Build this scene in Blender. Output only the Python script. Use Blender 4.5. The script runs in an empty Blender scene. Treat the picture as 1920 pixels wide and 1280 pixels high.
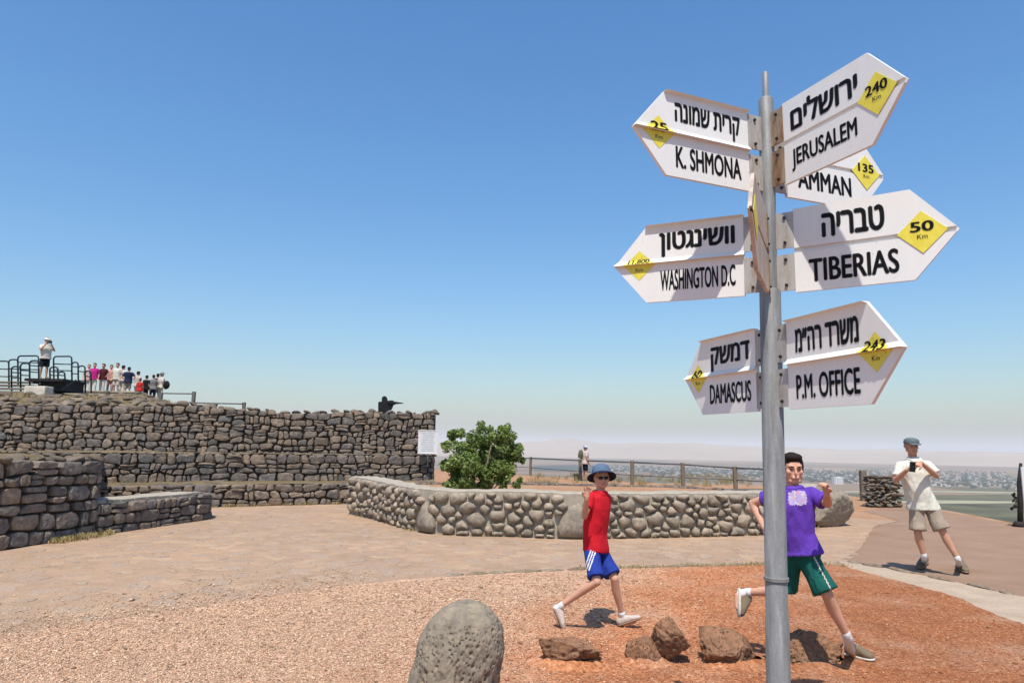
import bpy, bmesh, math, random
import numpy as np
from mathutils import Vector, Matrix, noise as MN

R = math.radians
scene = bpy.context.scene
COL = scene.collection
rng = random.Random(7)
nrg = np.random.default_rng(11)

# ------------------------------------------------------------------ camera
CAM_H, F_PX, PITCH, ROLL = 1.55, 1340.0, 0.14452, 0.0144
cam = bpy.data.cameras.new('camera')
cam.sensor_width = 36.0
cam.lens = F_PX * 36.0 / 1920.0
cam.clip_start, cam.clip_end = 0.05, 90000.0
cam_ob = bpy.data.objects.new('camera', cam)
cam_ob.matrix_world = Matrix.Translation((0, 0, CAM_H)) @ Matrix.Rotation(math.pi/2 + PITCH, 4, 'X') @ Matrix.Rotation(ROLL, 4, 'Z')
COL.objects.link(cam_ob)
scene.camera = cam_ob

# ------------------------------------------------------------------ sky and sun
SUN_EL, SUN_AZ = R(64), R(-97)          # SUN_AZ: plan angle of the direction towards the sun (x right, y away)
to_sun = Vector((math.cos(SUN_AZ)*math.cos(SUN_EL), math.sin(SUN_AZ)*math.cos(SUN_EL), math.sin(SUN_EL)))
world = bpy.data.worlds.new('World')
scene.world = world
world.use_nodes = True
wn = world.node_tree
bg = wn.nodes['Background']
sky = wn.nodes.new('ShaderNodeTexSky')
sky.sky_type = 'NISHITA'
sky.sun_disc = False
sky.sun_elevation = SUN_EL
sky.sun_rotation = math.atan2(to_sun.x, to_sun.y)
sky.altitude = 1100
sky.air_density = 1.7
sky.dust_density = 3.5
sky.ozone_density = 9.0
hsv = wn.nodes.new('ShaderNodeHueSaturation')
hsv.inputs['Saturation'].default_value = 1.16
hsv.inputs['Hue'].default_value = 0.50
wn.links.new(sky.outputs[0], hsv.inputs['Color'])
wn.links.new(hsv.outputs[0], bg.inputs[0])
bg.inputs[1].default_value = 0.14
sun = bpy.data.lights.new('sun', 'SUN')
sun.energy = 5.0
sun.angle = R(0.55)
sun.color = (1.0, 0.94, 0.85)
sun_ob = bpy.data.objects.new('sun', sun)
sun_ob.rotation_euler = to_sun.to_track_quat('Z', 'Y').to_euler()
sun_ob.location = (0, 0, 40)
COL.objects.link(sun_ob)
vs = scene.view_settings
vs.view_transform = 'Standard'
vs.look = 'None'
vs.exposure = 0.22
vs.gamma = 1.0
vs.use_curve_mapping = False
scene.cycles.volume_bounces = 1
scene.cycles.max_bounces = 8

# ------------------------------------------------------------------ helpers
_c, _s = math.cos(ROLL), math.sin(ROLL)
_cp, _sp = math.cos(PITCH), math.sin(PITCH)
def ray(px, py):
    a, b = px - 960.0, py - 640.0
    u, v = a*_c + b*_s, -a*_s + b*_c
    x, y, z = u/F_PX, 1.0, -v/F_PX
    return Vector((x, _cp*y - _sp*z, _sp*y + _cp*z))
def G(px, py, z=0.0):                    # point of the photograph at height z
    r = ray(px, py)
    t = (z - CAM_H)/r.z
    return Vector((r.x*t, r.y*t, z))
def AT(px, py, Y):                       # point of the photograph at distance Y
    r = ray(px, py)
    t = Y/r.y
    return Vector((r.x*t, Y, CAM_H + r.z*t))

def tag(o, label=None, cat=None, group=None, kind=None):
    if label: o['label'] = label
    if cat: o['category'] = cat
    if group: o['group'] = group
    if kind: o['kind'] = kind
    return o
def empty(name, loc=(0, 0, 0)):
    o = bpy.data.objects.new(name, None)
    o.empty_display_size = 0.1
    o.location = loc
    COL.objects.link(o)
    return o
def link(name, me, mat=None, parent=None, loc=None, smooth=False):
    """one mesh object; verts are in world space unless loc is given (then local to loc)"""
    if mat is not None:
        me.materials.clear(); me.materials.append(mat)
    if smooth:
        me.polygons.foreach_set('use_smooth', [True]*len(me.polygons))
    o = bpy.data.objects.new(name, me)
    COL.objects.link(o)
    if loc is not None:
        o.location = loc
    if parent is not None:
        o.parent = parent
        acc = Vector(parent.location)
        if parent.parent is not None: acc = acc + Vector(parent.parent.location)
        if loc is None:
            o.location = -acc
        else:
            o.location = Vector(loc) - acc
    return o
def mesh(name, verts, faces):
    me = bpy.data.meshes.new(name)
    me.from_pydata([tuple(v) for v in verts], [], faces)
    me.update()
    return me
class MB:
    def __init__(s): s.v = []; s.f = []
    def add(s, vs_, fs):
        n = len(s.v); s.v += [Vector(v) for v in vs_]; s.f += [tuple(i+n for i in f) for f in fs]
    def box(s, c, size, rot=None):
        hx, hy, hz = [q/2 for q in size]
        vs_ = [Vector((x*hx, y*hy, z*hz)) for x in (-1, 1) for y in (-1, 1) for z in (-1, 1)]
        if rot is not None: vs_ = [rot @ v for v in vs_]
        s.add([Vector(c)+v for v in vs_], [(0,1,3,2),(4,6,7,5),(0,4,5,1),(2,3,7,6),(0,2,6,4),(1,5,7,3)])
    def tube(s, pts, r, n=10, cap=True):
        pts = [Vector(p) for p in pts]
        rs = r if isinstance(r, (list, tuple)) else [r]*len(pts)
        ref = None; rings = []
        for i, p in enumerate(pts):
            d = (pts[min(i+1, len(pts)-1)] - pts[max(i-1, 0)]).normalized()
            if ref is None:
                ref = Vector((0, 0, 1)) if abs(d.z) < .9 else Vector((1, 0, 0))
            a = (ref - d*ref.dot(d)).normalized(); b = d.cross(a); ref = a
            rings.append([p + (a*math.cos(2*math.pi*k/n) + b*math.sin(2*math.pi*k/n))*rs[i] for k in range(n)])
        n0 = len(s.v)
        for rg in rings: s.v += rg
        for i in range(len(rings)-1):
            for k in range(n):
                k2 = (k+1) % n
                s.f.append((n0+i*n+k, n0+i*n+k2, n0+(i+1)*n+k2, n0+(i+1)*n+k))
        if cap:
            s.f.append(tuple(n0+k for k in reversed(range(n))))
            s.f.append(tuple(n0+(len(rings)-1)*n+k for k in range(n)))
    def build(s, name, mat, parent=None, smooth=False, loc=None):
        vs_ = s.v if loc is None else [v - Vector(loc) for v in s.v]
        return link(name, mesh(name, vs_, s.f), mat, parent, loc, smooth)

# ------------------------------------------------------------------ materials
class NT:
    def __init__(s, name):
        s.m = bpy.data.materials.new(name); s.m.use_nodes = True
        s.t = s.m.node_tree; s.b = s.t.nodes['Principled BSDF']; s.out = s.t.nodes['Material Output']
    def n(s, typ, **kw):
        nd = s.t.nodes.new('ShaderNode'+typ)
        for k, v in kw.items():
            if k.startswith('_'): setattr(nd, k[1:], v)
            else:
                nd.inputs[int(k[1:]) if k[0] == 'i' and k[1:].isdigit() else k.replace('__', ' ')].default_value = v
        return nd
    def l(s, a, b): s.t.links.new(a, b)
    def coord(s, kind='Object'): return s.n('TexCoord').outputs[kind]
    def noise(s, vec, scale, detail=4, rough=.55, dist=0):
        q = s.n('TexNoise', Scale=scale, Detail=detail, Roughness=rough, Distortion=dist); s.l(vec, q.inputs['Vector']); return q.outputs['Fac']
    def vor(s, vec, scale, feature='F1', out='Distance', rand=1):
        q = s.n('TexVoronoi', _feature=feature, Scale=scale, Randomness=rand); s.l(vec, q.inputs['Vector']); return q.outputs[out]
    def ramp(s, fac, stops, interp='LINEAR'):
        q = s.n('ValToRGB'); q.color_ramp.interpolation = interp
        els = q.color_ramp.elements
        while len(els) < len(stops): els.new(.5)
        for e, (p, c) in zip(els, stops): e.position = p; e.color = (*c, 1) if len(c) == 3 else c
        s.l(fac, q.inputs['Fac']); return q.outputs['Color']
    def mix(s, fac, a, b, typ='MIX'):
        q = s.n('Mix', _data_type='RGBA', _blend_type=typ)
        for sock, v in ((0, fac), (6, a), (7, b)):
            if hasattr(v, 'links') or hasattr(v, 'is_linked'): s.l(v, q.inputs[sock])
            elif sock == 0: q.inputs[0].default_value = v
            else: q.inputs[sock].default_value = (*v, 1)
        return q.outputs[2]
    def math(s, op, a, b=0.0, c=None):
        q = s.n('Math', _operation=op)
        for i, v in enumerate((a, b, c)):
            if v is None: continue
            if hasattr(v, 'is_linked'): s.l(v, q.inputs[i])
            else: q.inputs[i].default_value = v
        return q.outputs[0]
    k = .78                              # overall reflectance of everything built here
    def base(s, col):
        if hasattr(col, 'is_linked'): col = s.mix(1.0, col, (s.k, s.k, s.k), 'MULTIPLY')
        else: col = tuple(q*s.k for q in col)
        if hasattr(col, 'is_linked'): s.l(col, s.b.inputs['Base Color'])
        else: s.b.inputs['Base Color'].default_value = (*col, 1)
    def rough(s, v):
        if hasattr(v, 'is_linked'): s.l(v, s.b.inputs['Roughness'])
        else: s.b.inputs['Roughness'].default_value = v
    def bump(s, h, strength=.5, dist=.02, prev=None):
        q = s.n('Bump', Strength=strength, Distance=dist); s.l(h, q.inputs['Height'])
        if prev is not None: s.l(prev, q.inputs['Normal'])
        s.l(q.outputs[0], s.b.inputs['Normal']); return q.outputs[0]
    def spec(s, v): s.b.inputs['Specular IOR Level'].default_value = v; return s

def simple(name, col, rough=.6, metal=0.0, var=.12, scale=8, bump=.0, bscale=60, spec=.3):
    t = NT(name); co = t.coord()
    c1 = tuple(max(0, q*(1-var)) for q in col); c2 = tuple(min(1, q*(1+var)) for q in col)
    t.base(t.ramp(t.noise(co, scale), [(.3, c1), (.7, c2)]))
    t.rough(rough); t.b.inputs['Metallic'].default_value = metal; t.spec(spec)
    if bump: t.bump(t.noise(co, bscale, 5), bump, .01)
    return t.m

def stone_mat(name, cols, tex=9, bump=.6, bdist=.02, rnd=True, pits=0.0, pitscale=40, lichen=None):
    """basalt-like stone: per-object tint, mottling, pitted relief"""
    t = NT(name); co = t.coord()
    if rnd:
        oi = t.n('ObjectInfo').outputs['Random']
        add = t.n('VectorMath', _operation='ADD'); t.l(co, add.inputs[0])
        sc = t.n('VectorMath', _operation='SCALE'); sc.inputs[0].default_value = (37, 71, 53); t.l(oi, sc.inputs['Scale'])
        t.l(sc.outputs[0], add.inputs[1]); co = add.outputs[0]
        st = [(i/(len(cols)-1), c) for i, c in enumerate(cols)]
        basec = t.ramp(oi, st)
    else:
        basec = t.ramp(t.noise(co, 1.7, 2), [(.25+.5*i/(len(cols)-1), c) for i, c in enumerate(cols)])
    n1 = t.noise(co, tex, 6, .65)
    v = t.ramp(n1, [(.28, (.5, .49, .47)), (.5, (.95, .95, .95)), (.75, (1.4, 1.34, 1.26))])
    c = t.mix(1.0, basec, v, 'MULTIPLY')
    if lichen:
        c = t.mix(t.ramp(t.noise(co, tex*.6, 5, .7), [(.56, (0,0,0)), (.66, (1,1,1))]), c, lichen)
    h = n1
    if pits:
        pv = t.vor(co, pitscale)
        pm = t.ramp(t.math('MULTIPLY', pv, 1.0), [(.12, (0,0,0)), (.30, (1,1,1))])
        gate = t.ramp(t.noise(co, pitscale*.25, 2), [(.42, (1,1,1)), (.55, (0,0,0))])
        pm2 = t.mix(gate, pm, (1, 1, 1))
        c = t.mix(pm2, t.mix(pits, c, (.03, .028, .025)), c)
        h = t.math('ADD', t.math('MULTIPLY', n1, .6), pm2)
    t.base(c); t.rough(.92); t.spec(.15)
    t.bump(h, bump, bdist)
    return t.m

M = {}
M['galv'] = None
def build_mats():
    # galvanised pole: streaky zinc
    t = NT('galvanised_steel'); co = t.coord()
    mp = t.n('Mapping'); mp.inputs['Scale'].default_value = (1, 1, .12); t.l(co, mp.inputs[0])
    st = t.noise(mp.outputs[0], 34, 5, .6); sp = t.vor(co, 90)
    c = t.ramp(st, [(.3, (.16, .165, .16)), (.5, (.24, .245, .24)), (.72, (.33, .335, .325))])
    c = t.mix(.10, c, sp, 'OVERLAY')
    drip = t.ramp(t.noise(mp.outputs[0], 11, 6, .75), [(.60, (0,0,0)), (.68, (1,1,1))])
    c = t.mix(t.math('MULTIPLY', drip, .45), c, (.30, .26, .20))
    t.base(c); t.b.inputs['Metallic'].default_value = .15
    t.rough(t.ramp(st, [(.3, (.68,)*3), (.7, (.55,)*3)])); t.bump(t.noise(co, 160, 3), .08, .004)
    M['galv'] = t.m
    # sign enamel with dust, faint streaks and rusty edges
    def enamel(name, base, rust):
        t = NT(name); co = t.coord()
        mp = t.n('Mapping'); mp.inputs['Scale'].default_value = (1, 1, .25); t.l(co, mp.inputs[0])
        n = t.noise(mp.outputs[0], 9, 6, .7)
        c = t.ramp(n, [(.3, tuple(q*.95 for q in base)), (.6, base)])
        dirt = t.ramp(t.noise(co, 26, 6, .75), [(.62, (0,0,0)), (.74, (1,1,1))])
        c = t.mix(t.math('MULTIPLY', dirt, .36), c, (.42, .33, .24))
        if rust:
            rr = t.ramp(t.noise(mp.outputs[0], 14, 6, .8), [(.5-.12*rust, (0,0,0)), (.62, (1,1,1))])
            c = t.mix(t.math('MULTIPLY', rr, min(1, rust)), c, (.22, .12, .06))
        mp3 = t.n('Mapping'); mp3.inputs['Scale'].default_value = (1, 1, .06); t.l(co, mp3.inputs[0])
        run = t.ramp(t.noise(mp3.outputs[0], 42, 5, .7), [(.63, (0,0,0)), (.72, (1,1,1))])
        gate = t.ramp(t.noise(co, 3.5, 2), [(.45, (0,0,0)), (.65, (1,1,1))])
        c = t.mix(t.math('MULTIPLY', t.math('MULTIPLY', run, gate), .38), c, (.40, .29, .19))
        chip = t.ramp(t.noise(co, 75, 2, .5), [(.74, (0,0,0)), (.77, (1,1,1))])
        c = t.mix(t.math('MULTIPLY', chip, .7), c, (.22, .17, .13))
        t.k = .86
        t.base(c); t.rough(t.ramp(n, [(.3, (.62,)*3), (.7, (.40,)*3)])); t.spec(.35)
        t.bump(t.noise(co, 7, 3), .10, .006)
        return t.m
    M['enamel'] = enamel('white_enamel', (.84, .835, .80), 0)
    M['enamel_worn'] = enamel('weathered_enamel', (.58, .49, .41), .55)
    M['bracket'] = enamel('bracket_plate', (.46, .45, .42), .55)
    M['bracket_rust'] = enamel('rusty_bracket_plate', (.42, .33, .23), 1.0)
    M['ink'] = simple('black_lettering', (.018, .018, .02), .5)
    t = NT('yellow_sticker'); co = t.coord()
    n = t.noise(co, 40, 5, .7)
    t.base(t.ramp(n, [(.3, (.86, .70, .04)), (.62, (.95, .83, .09))])); t.rough(.45)
    M['yellow'] = t.m
    t = NT('peeling_sticker'); co = t.coord()
    n = t.noise(co, 60, 6, .8)
    t.base(t.ramp(n, [(.38, (.45, .36, .05)), (.45, (.90, .77, .06)), (.70, (.93, .82, .1)), (.75, (.7, .66, .5))])); t.rough(.5)
    M['yellow_worn'] = t.m
    M['bolt'] = simple('dark_bolt', (.05, .045, .04), .5, .6)
    M['basalt'] = stone_mat('basalt_block', [(0.145, 0.130, 0.118), (0.230, 0.192, 0.155), (0.188, 0.171, 0.160), (0.282, 0.219, 0.167), (0.171, 0.160, 0.152), (0.325, 0.252, 0.194), (0.128, 0.118, 0.109)], 8, .9, .03, lichen=(0.359, 0.277, 0.202))
    M['basalt_brown'] = stone_mat('brown_basalt_block', [(0.168, 0.137, 0.112), (0.280, 0.207, 0.151), (0.224, 0.185, 0.151), (0.350, 0.263, 0.189), (0.147, 0.133, 0.123), (0.266, 0.203, 0.154)], 9, .9, .03, lichen=(0.364, 0.280, 0.196))
    M['cobble'] = stone_mat('rounded_basalt_cobble', [(0.255, 0.212, 0.162), (0.377, 0.311, 0.235), (0.311, 0.260, 0.198), (0.443, 0.354, 0.268), (0.282, 0.243, 0.195)], 11, .5, .012, lichen=(0.490, 0.398, 0.292))
    M['boulder'] = stone_mat('pale_basalt_boulder', [(0.288, 0.246, 0.196), (0.362, 0.306, 0.235)], 14, .6, .015, rnd=False, pits=.5, pitscale=55)
    M['menhir'] = stone_mat('porous_basalt', [(0.240, 0.207, 0.163), (0.324, 0.276, 0.210)], 16, .8, .012, rnd=False, pits=0.0, pitscale=46, lichen=(0.360, 0.299, 0.200))
    M['redrock'] = stone_mat('brown_scoria', [(.20, .105, .06), (.31, .165, .095), (.24, .145, .09)], 18, 1.0, .015, rnd=False, pits=.7, pitscale=60)
    M['cap'] = stone_mat('weathered_rubble', [(.17, .135, .10), (.24, .185, .135), (.14, .12, .10), (.30, .24, .18)], 10, .8, .02)
    t = NT('dark_joint_earth'); co = t.coord()
    t.base(t.ramp(t.noise(co, 6, 6, .7), [(.35, (.085, .067, .052)), (.65, (.19, .145, .105))])); t.rough(1); t.bump(t.noise(co, 25, 6, .8), .9, .04); M['joint'] = t.m
    t = NT('lime_mortar'); co = t.coord()
    t.base(t.ramp(t.noise(co, 5, 6, .7), [(.3, (.34, .295, .225)), (.7, (.52, .45, .35))])); t.rough(.95); t.bump(t.noise(co, 40, 6, .8), .7, .015); M['mortar'] = t.m
build_mats()
# ================================================================== SETTING
def sheet(name, pts, z, mat, kind='structure', label=None):
    bm = bmesh.new()
    vs_ = [bm.verts.new((p[0], p[1], z)) for p in pts]
    es = [bm.edges.new((vs_[i], vs_[(i+1) % len(vs_)])) for i in range(len(vs_))]
    bmesh.ops.triangle_fill(bm, use_beauty=True, use_dissolve=False, edges=es)
    bmesh.ops.recalc_face_normals(bm, faces=bm.faces)
    if sum(f.normal.z for f in bm.faces) < 0: bmesh.ops.reverse_faces(bm, faces=bm.faces)
    me = bpy.data.meshes.new(name); bm.to_mesh(me); bm.free()
    o = link(name, me, mat)
    return tag(o, label, None, None, kind)
def densify(pts, step=.15, jit=0.0, seed=1):
    r = random.Random(seed); out = []
    for a, b in zip(pts[:-1], pts[1:]):
        a = Vector(a[:2]); b = Vector(b[:2]); n = max(1, int((b-a).length/step))
        for i in range(n):
            p = a.lerp(b, i/n)
            out.append(Vector((p.x + r.uniform(-jit, jit), p.y + r.uniform(-jit, jit))))
    out.append(Vector(pts[-1][:2]))
    return out
def catmull(pts, sub=8):
    P = [Vector(p) for p in pts]; out = []
    for i in range(len(P)-1):
        p0, p1, p2, p3 = P[max(i-1, 0)], P[i], P[i+1], P[min(i+2, len(P)-1)]
        for k in range(sub):
            t = k/sub
            out.append(.5*((2*p1)+(p2-p0)*t+(2*p0-5*p1+4*p2-p3)*t*t+(3*p1-p0-3*p2+p3)*t**3))
    out.append(P[-1]); return out

def ground_mats():
    t = NT('orange_earth'); co = t.coord()
    n = t.noise(co, 1.3, 6, .65); f = t.noise(co, 22, 5, .7)
    c = t.ramp(n, [(.3, (.40, .19, .10)), (.55, (.46, .28, .17)), (.75, (.46, .34, .22))])
    c = t.mix(.5, c, t.ramp(f, [(.3, (.55, .5, .45)), (.7, (1.35, 1.3, 1.2))]), 'MULTIPLY')
    t.base(c); t.rough(1); t.spec(.1); t.bump(f, .6, .04); M['earth'] = t.m
    # worn stone paving set in sandy mortar
    t = NT('worn_stone_paving'); co = t.coord()
    dv = t.n('TexNoise', Scale=2.2, Detail=3); t.l(co, dv.inputs['Vector'])
    wob = t.mix(.12, co, dv.outputs['Color'], 'ADD')
    cell = t.vor(wob, 3.6, out='Color'); edge = t.vor(wob, 3.6, 'DISTANCE_TO_EDGE')
    sep = t.n('SeparateColor'); t.l(cell, sep.inputs[0])
    c = t.ramp(sep.outputs[0], [(0, (.40, .315, .235)), (.3, (.46, .35, .265)), (.6, (.42, .325, .25)), (.85, (.50, .395, .295)), (1, (.43, .33, .27))])
    n = t.noise(co, 5, 7, .75); g = t.noise(co, 60, 4, .7); big = t.noise(co, .35, 4, .6)
    c = t.mix(.55, c, t.ramp(n, [(.32, (.76, .75, .74)), (.5, (1, 1, 1)), (.72, (1.2, 1.18, 1.15))]), 'MULTIPLY')
    c = t.mix(.6, c, t.ramp(big, [(.35, (.86, .88, .90)), (.65, (1.12, 1.06, 1.0))]), 'MULTIPLY')
    c = t.mix(.5, c, t.ramp(g, [(.3, (.58, .55, .52)), (.7, (1.34, 1.32, 1.3))]), 'MULTIPLY')
    jm = t.ramp(edge, [(.012, (1, 1, 1)), (.05, (0, 0, 0))])
    jn = t.math('MULTIPLY', jm, t.ramp(t.noise(co, 1.6, 3), [(.45, (0,0,0)), (.6, (1,1,1))]))
    c = t.mix(t.math('MULTIPLY', jn, .30), c, (.24, .185, .13))
    wd = t.ramp(t.noise(co, .9, 5, .8), [(.66, (0,0,0)), (.74, (1,1,1))])
    c = t.mix(t.math('MULTIPLY', wd, .5), c, (.33, .29, .12))
    c = t.mix(1.0, c, (1.03, .935, .84), 'MULTIPLY')
    t.base(c); t.rough(.95); t.spec(.12)
    h = t.math('SUBTRACT', t.math('ADD', t.math('MULTIPLY', n, .8), t.math('MULTIPLY', g, .5)), t.math('MULTIPLY', jn, .5))
    t.bump(h, .55, .03); M['paving'] = t.m
    # gravel: pale pink chips that give way to red scoria earth to the right
    t = NT('pink_gravel_and_red_scoria'); co = t.coord()
    sp = t.n('SeparateXYZ'); t.l(co, sp.inputs[0])
    red = t.math('ADD', t.math('MULTIPLY', sp.outputs[0], .62), t.math('MULTIPLY', sp.outputs[1], -.30))
    red = t.math('ADD', red, 2.25)
    red = t.math('ADD', red, t.math('MULTIPLY', t.math('SUBTRACT', t.noise(co, 1.1, 5, .6), .5), 2.2))
    redm = t.ramp(red, [(.0, (0,0,0)), (.95, (1,1,1))])
    chips = t.vor(co, 48, out='Color'); cs = t.n('SeparateColor'); t.l(chips, cs.inputs[0])
    cp = t.ramp(cs.outputs[0], [(0, (.26, .165, .115)), (.25, (.40, .27, .195)), (.5, (.50, .36, .265)), (.75, (.58, .44, .34)), (1, (.66, .53, .42))])
    cr = t.ramp(cs.outputs[1], [(0, (.30, .125, .065)), (.4, (.42, .19, .10)), (.75, (.48, .23, .125)), (.93, (.54, .29, .17)), (1, (.62, .42, .29))])
    fine = t.noise(co, 95, 4, .7)
    deep = t.ramp(t.math('MULTIPLY', red, .45), [(.40, (0,0,0)), (1.0, (1,1,1))])
    c = t.mix(redm, t.mix(1.0, cp, (1.36, 1.20, 1.06), 'MULTIPLY'), t.mix(1.0, cr, t.mix(deep, (1.42, 1.30, 1.16), (1.0, .86, .73)), 'MULTIPLY'))
    c = t.mix(.75, c, t.ramp(t.noise(co, 2.5, 6, .7), [(.3, (.74, .71, .69)), (.7, (1.22, 1.20, 1.17))]), 'MULTIPLY')
    c = t.mix(t.math('MULTIPLY', t.ramp(t.noise(co, .8, 5, .65), [(.50, (0,0,0)), (.68, (1,1,1))]), .45), c, (.62, .42, .29))
    c = t.mix(.7, c, t.ramp(fine, [(.3, (.6, .58, .56)), (.7, (1.3, 1.28, 1.25))]), 'MULTIPLY')
    t.base(c); t.rough(1); t.spec(.1)
    h = t.math('ADD', t.math('MULTIPLY', t.vor(co, 48), -1.0), t.math('MULTIPLY', fine, .6))
    t.bump(h, .8, .02); M['gravel'] = t.m
    t = NT('trodden_path'); co = t.coord()
    n = t.noise(co, 1.2, 6, .65); g = t.noise(co, 50, 5, .75)
    c = t.ramp(n, [(.3, (.30, .19, .125)), (.6, (.36, .235, .16)), (.8, (.40, .28, .20))])
    c = t.mix(.6, c, t.ramp(g, [(.3, (.66, .65, .64)), (.7, (1.25, 1.22, 1.2))]), 'MULTIPLY')
    t.base(c); t.rough(.95); t.spec(.15); t.bump(g, .5, .015); M['path'] = t.m
    t = NT('pale_concrete_strip'); co = t.coord()
    n = t.noise(co, 3, 6, .7); g = t.noise(co, 45, 5, .75)
    c = t.ramp(n, [(.3, (.46, .34, .235)), (.7, (.60, .47, .34))])
    c = t.mix(.6, c, t.ramp(g, [(.3, (.62, .6, .58)), (.7, (1.25, 1.22, 1.2))]), 'MULTIPLY')
    t.base(c); t.rough(.95); t.bump(g, .7, .02); M['strip'] = t.m
    # valley floor
    t = NT('dry_valley_fields'); co = t.coord()
    mp = t.n('Mapping'); mp.inputs['Scale'].default_value = (1/900, 1/420, 1); t.l(co, mp.inputs[0])
    cell = t.vor(mp.outputs[0], 1.0, out='Color'); cs = t.n('SeparateColor'); t.l(cell, cs.inputs[0])
    c = t.ramp(cs.outputs[0], [(0, (.22, .15, .095)), (.2, (.30, .20, .13)), (.4, (.14, .135, .075)), (.55, (.33, .235, .155)), (.75, (.23, .16, .105)), (.9, (.10, .115, .06)), (1, (.36, .275, .19))], 'CONSTANT')
    mp2 = t.n('Mapping'); mp2.inputs['Scale'].default_value = (1/2600, 1/900, 1); t.l(co, mp2.inputs[0])
    c = t.mix(.8, c, t.ramp(t.noise(mp2.outputs[0], 1, 6, .7), [(.3, (.42, .45, .48)), (.7, (1.1, .98, .92))]), 'MULTIPLY')
    t.base(c); t.rough(1); t.spec(0); M['valley'] = t.m
    M['green_field'] = simple('irrigated_field', (.085, .085, .036), 1, 0, .6, .010, spec=0)
    M['pale_field'] = simple('stubble_field', (.36, .33, .20), 1, 0, .15, .004, spec=0)
    M['forest'] = simple('far_orchard_belt', (.030, .050, .042), 1, 0, .25, .002, spec=0)
    t = NT('bare_hills'); co = t.coord()
    c = t.ramp(t.noise(co, .0006, 6, .7), [(.3, (.36, .27, .19)), (.7, (.50, .38, .27))])
    t.base(c); t.rough(1); t.spec(0); M['hills'] = t.m
    t = NT('dry_slope'); co = t.coord()
    c = t.ramp(t.noise(co, .9, 7, .75), [(.3, (.15, .11, .065)), (.5, (.27, .205, .12)), (.7, (.36, .28, .17))])
    t.base(c); t.rough(1); t.spec(0); t.bump(t.noise(co, 8, 6, .75), .9, .12); M['slope'] = t.m
ground_mats()

V2 = lambda p: Vector((p[0], p[1]))
edge_px = [(985, 890), (1090, 896), (1185, 903), (1280, 907), (1378, 908), (1500, 914), (1617, 932), (1700, 944), (1780, 957), (1850, 970), (1920, 984), (2100, 1012)]
edge = [V2(p) for p in [(-70, 62), (-14, 58)]] + [V2(G(*p)) for p in edge_px] + [V2((14.5, 6)), V2((15, -12))]
edge_d = densify(edge, 1.0, .10, 3)
sheet('ground', edge_d + [V2((-45, -12)), V2((-70, 10))], -0.014, M['earth'])
# hillside falling from the plateau edge
mb = MB()
rings = []
cen = Vector((-10, 10))
for k, (out, dz) in enumerate([(0, -.014), (.5, -.10), (1.6, -.75), (8, -5.2), (40, -26), (240, -158)]):
    rg = []
    for i, p in enumerate(edge_d):
        a = edge_d[max(i-1, 0)]; b = edge_d[min(i+1, len(edge_d)-1)]
        t_ = (b-a).normalized(); nn = Vector((-t_.y, t_.x))
        if nn.dot(p-cen) < 0: nn = -nn
        if k > 3: nn = (nn + (p-cen).normalized()*2).normalized()
        q = p + nn*out
        rg.append(Vector((q.x, q.y, dz + (rng.uniform(-.12, .12) if 1 < k < 4 else 0))))
    rings.append(rg)
n = len(edge_d)
for rg in rings: mb.v += rg
for k in range(len(rings)-1):
    for i in range(n-1):
        mb.f.append((k*n+i, k*n+i+1, (k+1)*n+i+1, (k+1)*n+i))
tag(mb.build('hillside', M['slope'], smooth=True), kind='structure')

kerb_px = [(-250, 1240), (0, 1192), (180, 1166), (400, 1134), (560, 1110), (740, 1088), (900, 1076), (1100, 1067), (1250, 1062), (1430, 1058), (1560, 1058), (1592, 1064)]
kerb = [Vector(p) for p in catmull([G(*p) for p in kerb_px], 8)]
strip_lo = catmull([G(*p) for p in [(1592, 1064), (1640, 1077), (1710, 1096), (1790, 1118), (1850, 1145), (1920, 1170), (2050, 1210), (2300, 1300)]], 6)
strip_hi = catmull([G(*p) for p in [(1570, 1050), (1612, 1056), (1650, 1062), (1730, 1078), (1810, 1094), (1870, 1108), (1920, 1118), (2050, 1140), (2300, 1180)]], 6)
pave_back = [G(1600, 1000), G(1630, 955)]
paving = densify(list(reversed(kerb)), .1, .012, 5) + [V2((-12, 3)), V2((-14, 16)), V2((-9, 24)), V2((2, 22)), V2((8.8, 16.5))] + densify([V2(G(1640, 985)), V2(G(1610, 1030)), V2(G(1575, 1049))], .25, .02, 4)
sheet('stone_paving', paving, -0.005, M['paving'])
path = densify([V2(G(1575, 1049)), V2(G(1610, 1030)), V2(G(1640, 985)), V2((8.8, 16.5)), V2((9.3, 19.2))], .25, .02, 4) + [V2(G(*p)) - V2((.25, .4)) for p in [(1700, 944), (1780, 957), (1850, 970), (1920, 984), (2100, 1012)]] + [V2((13.6, 5))] + [V2(p) for p in reversed(densify(strip_hi, .12, .02, 8))]
sheet('footpath', path, -0.009, M['path'])
sheet('pale_kerb_strip', [V2(p) for p in densify(strip_hi, .12, .03, 9)] + [V2(p) for p in reversed(densify(strip_lo, .1, .035, 10))], -0.002, M['strip'])
bed = densify(kerb, .1, .012, 5) + densify(strip_lo, .1, .02, 6) + [V2((13, 3)), V2((12, -8)), V2((-12, -8)), V2((-13, 2.5))]
sheet('gravel_bed', bed, 0.003, M['gravel'])

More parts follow.
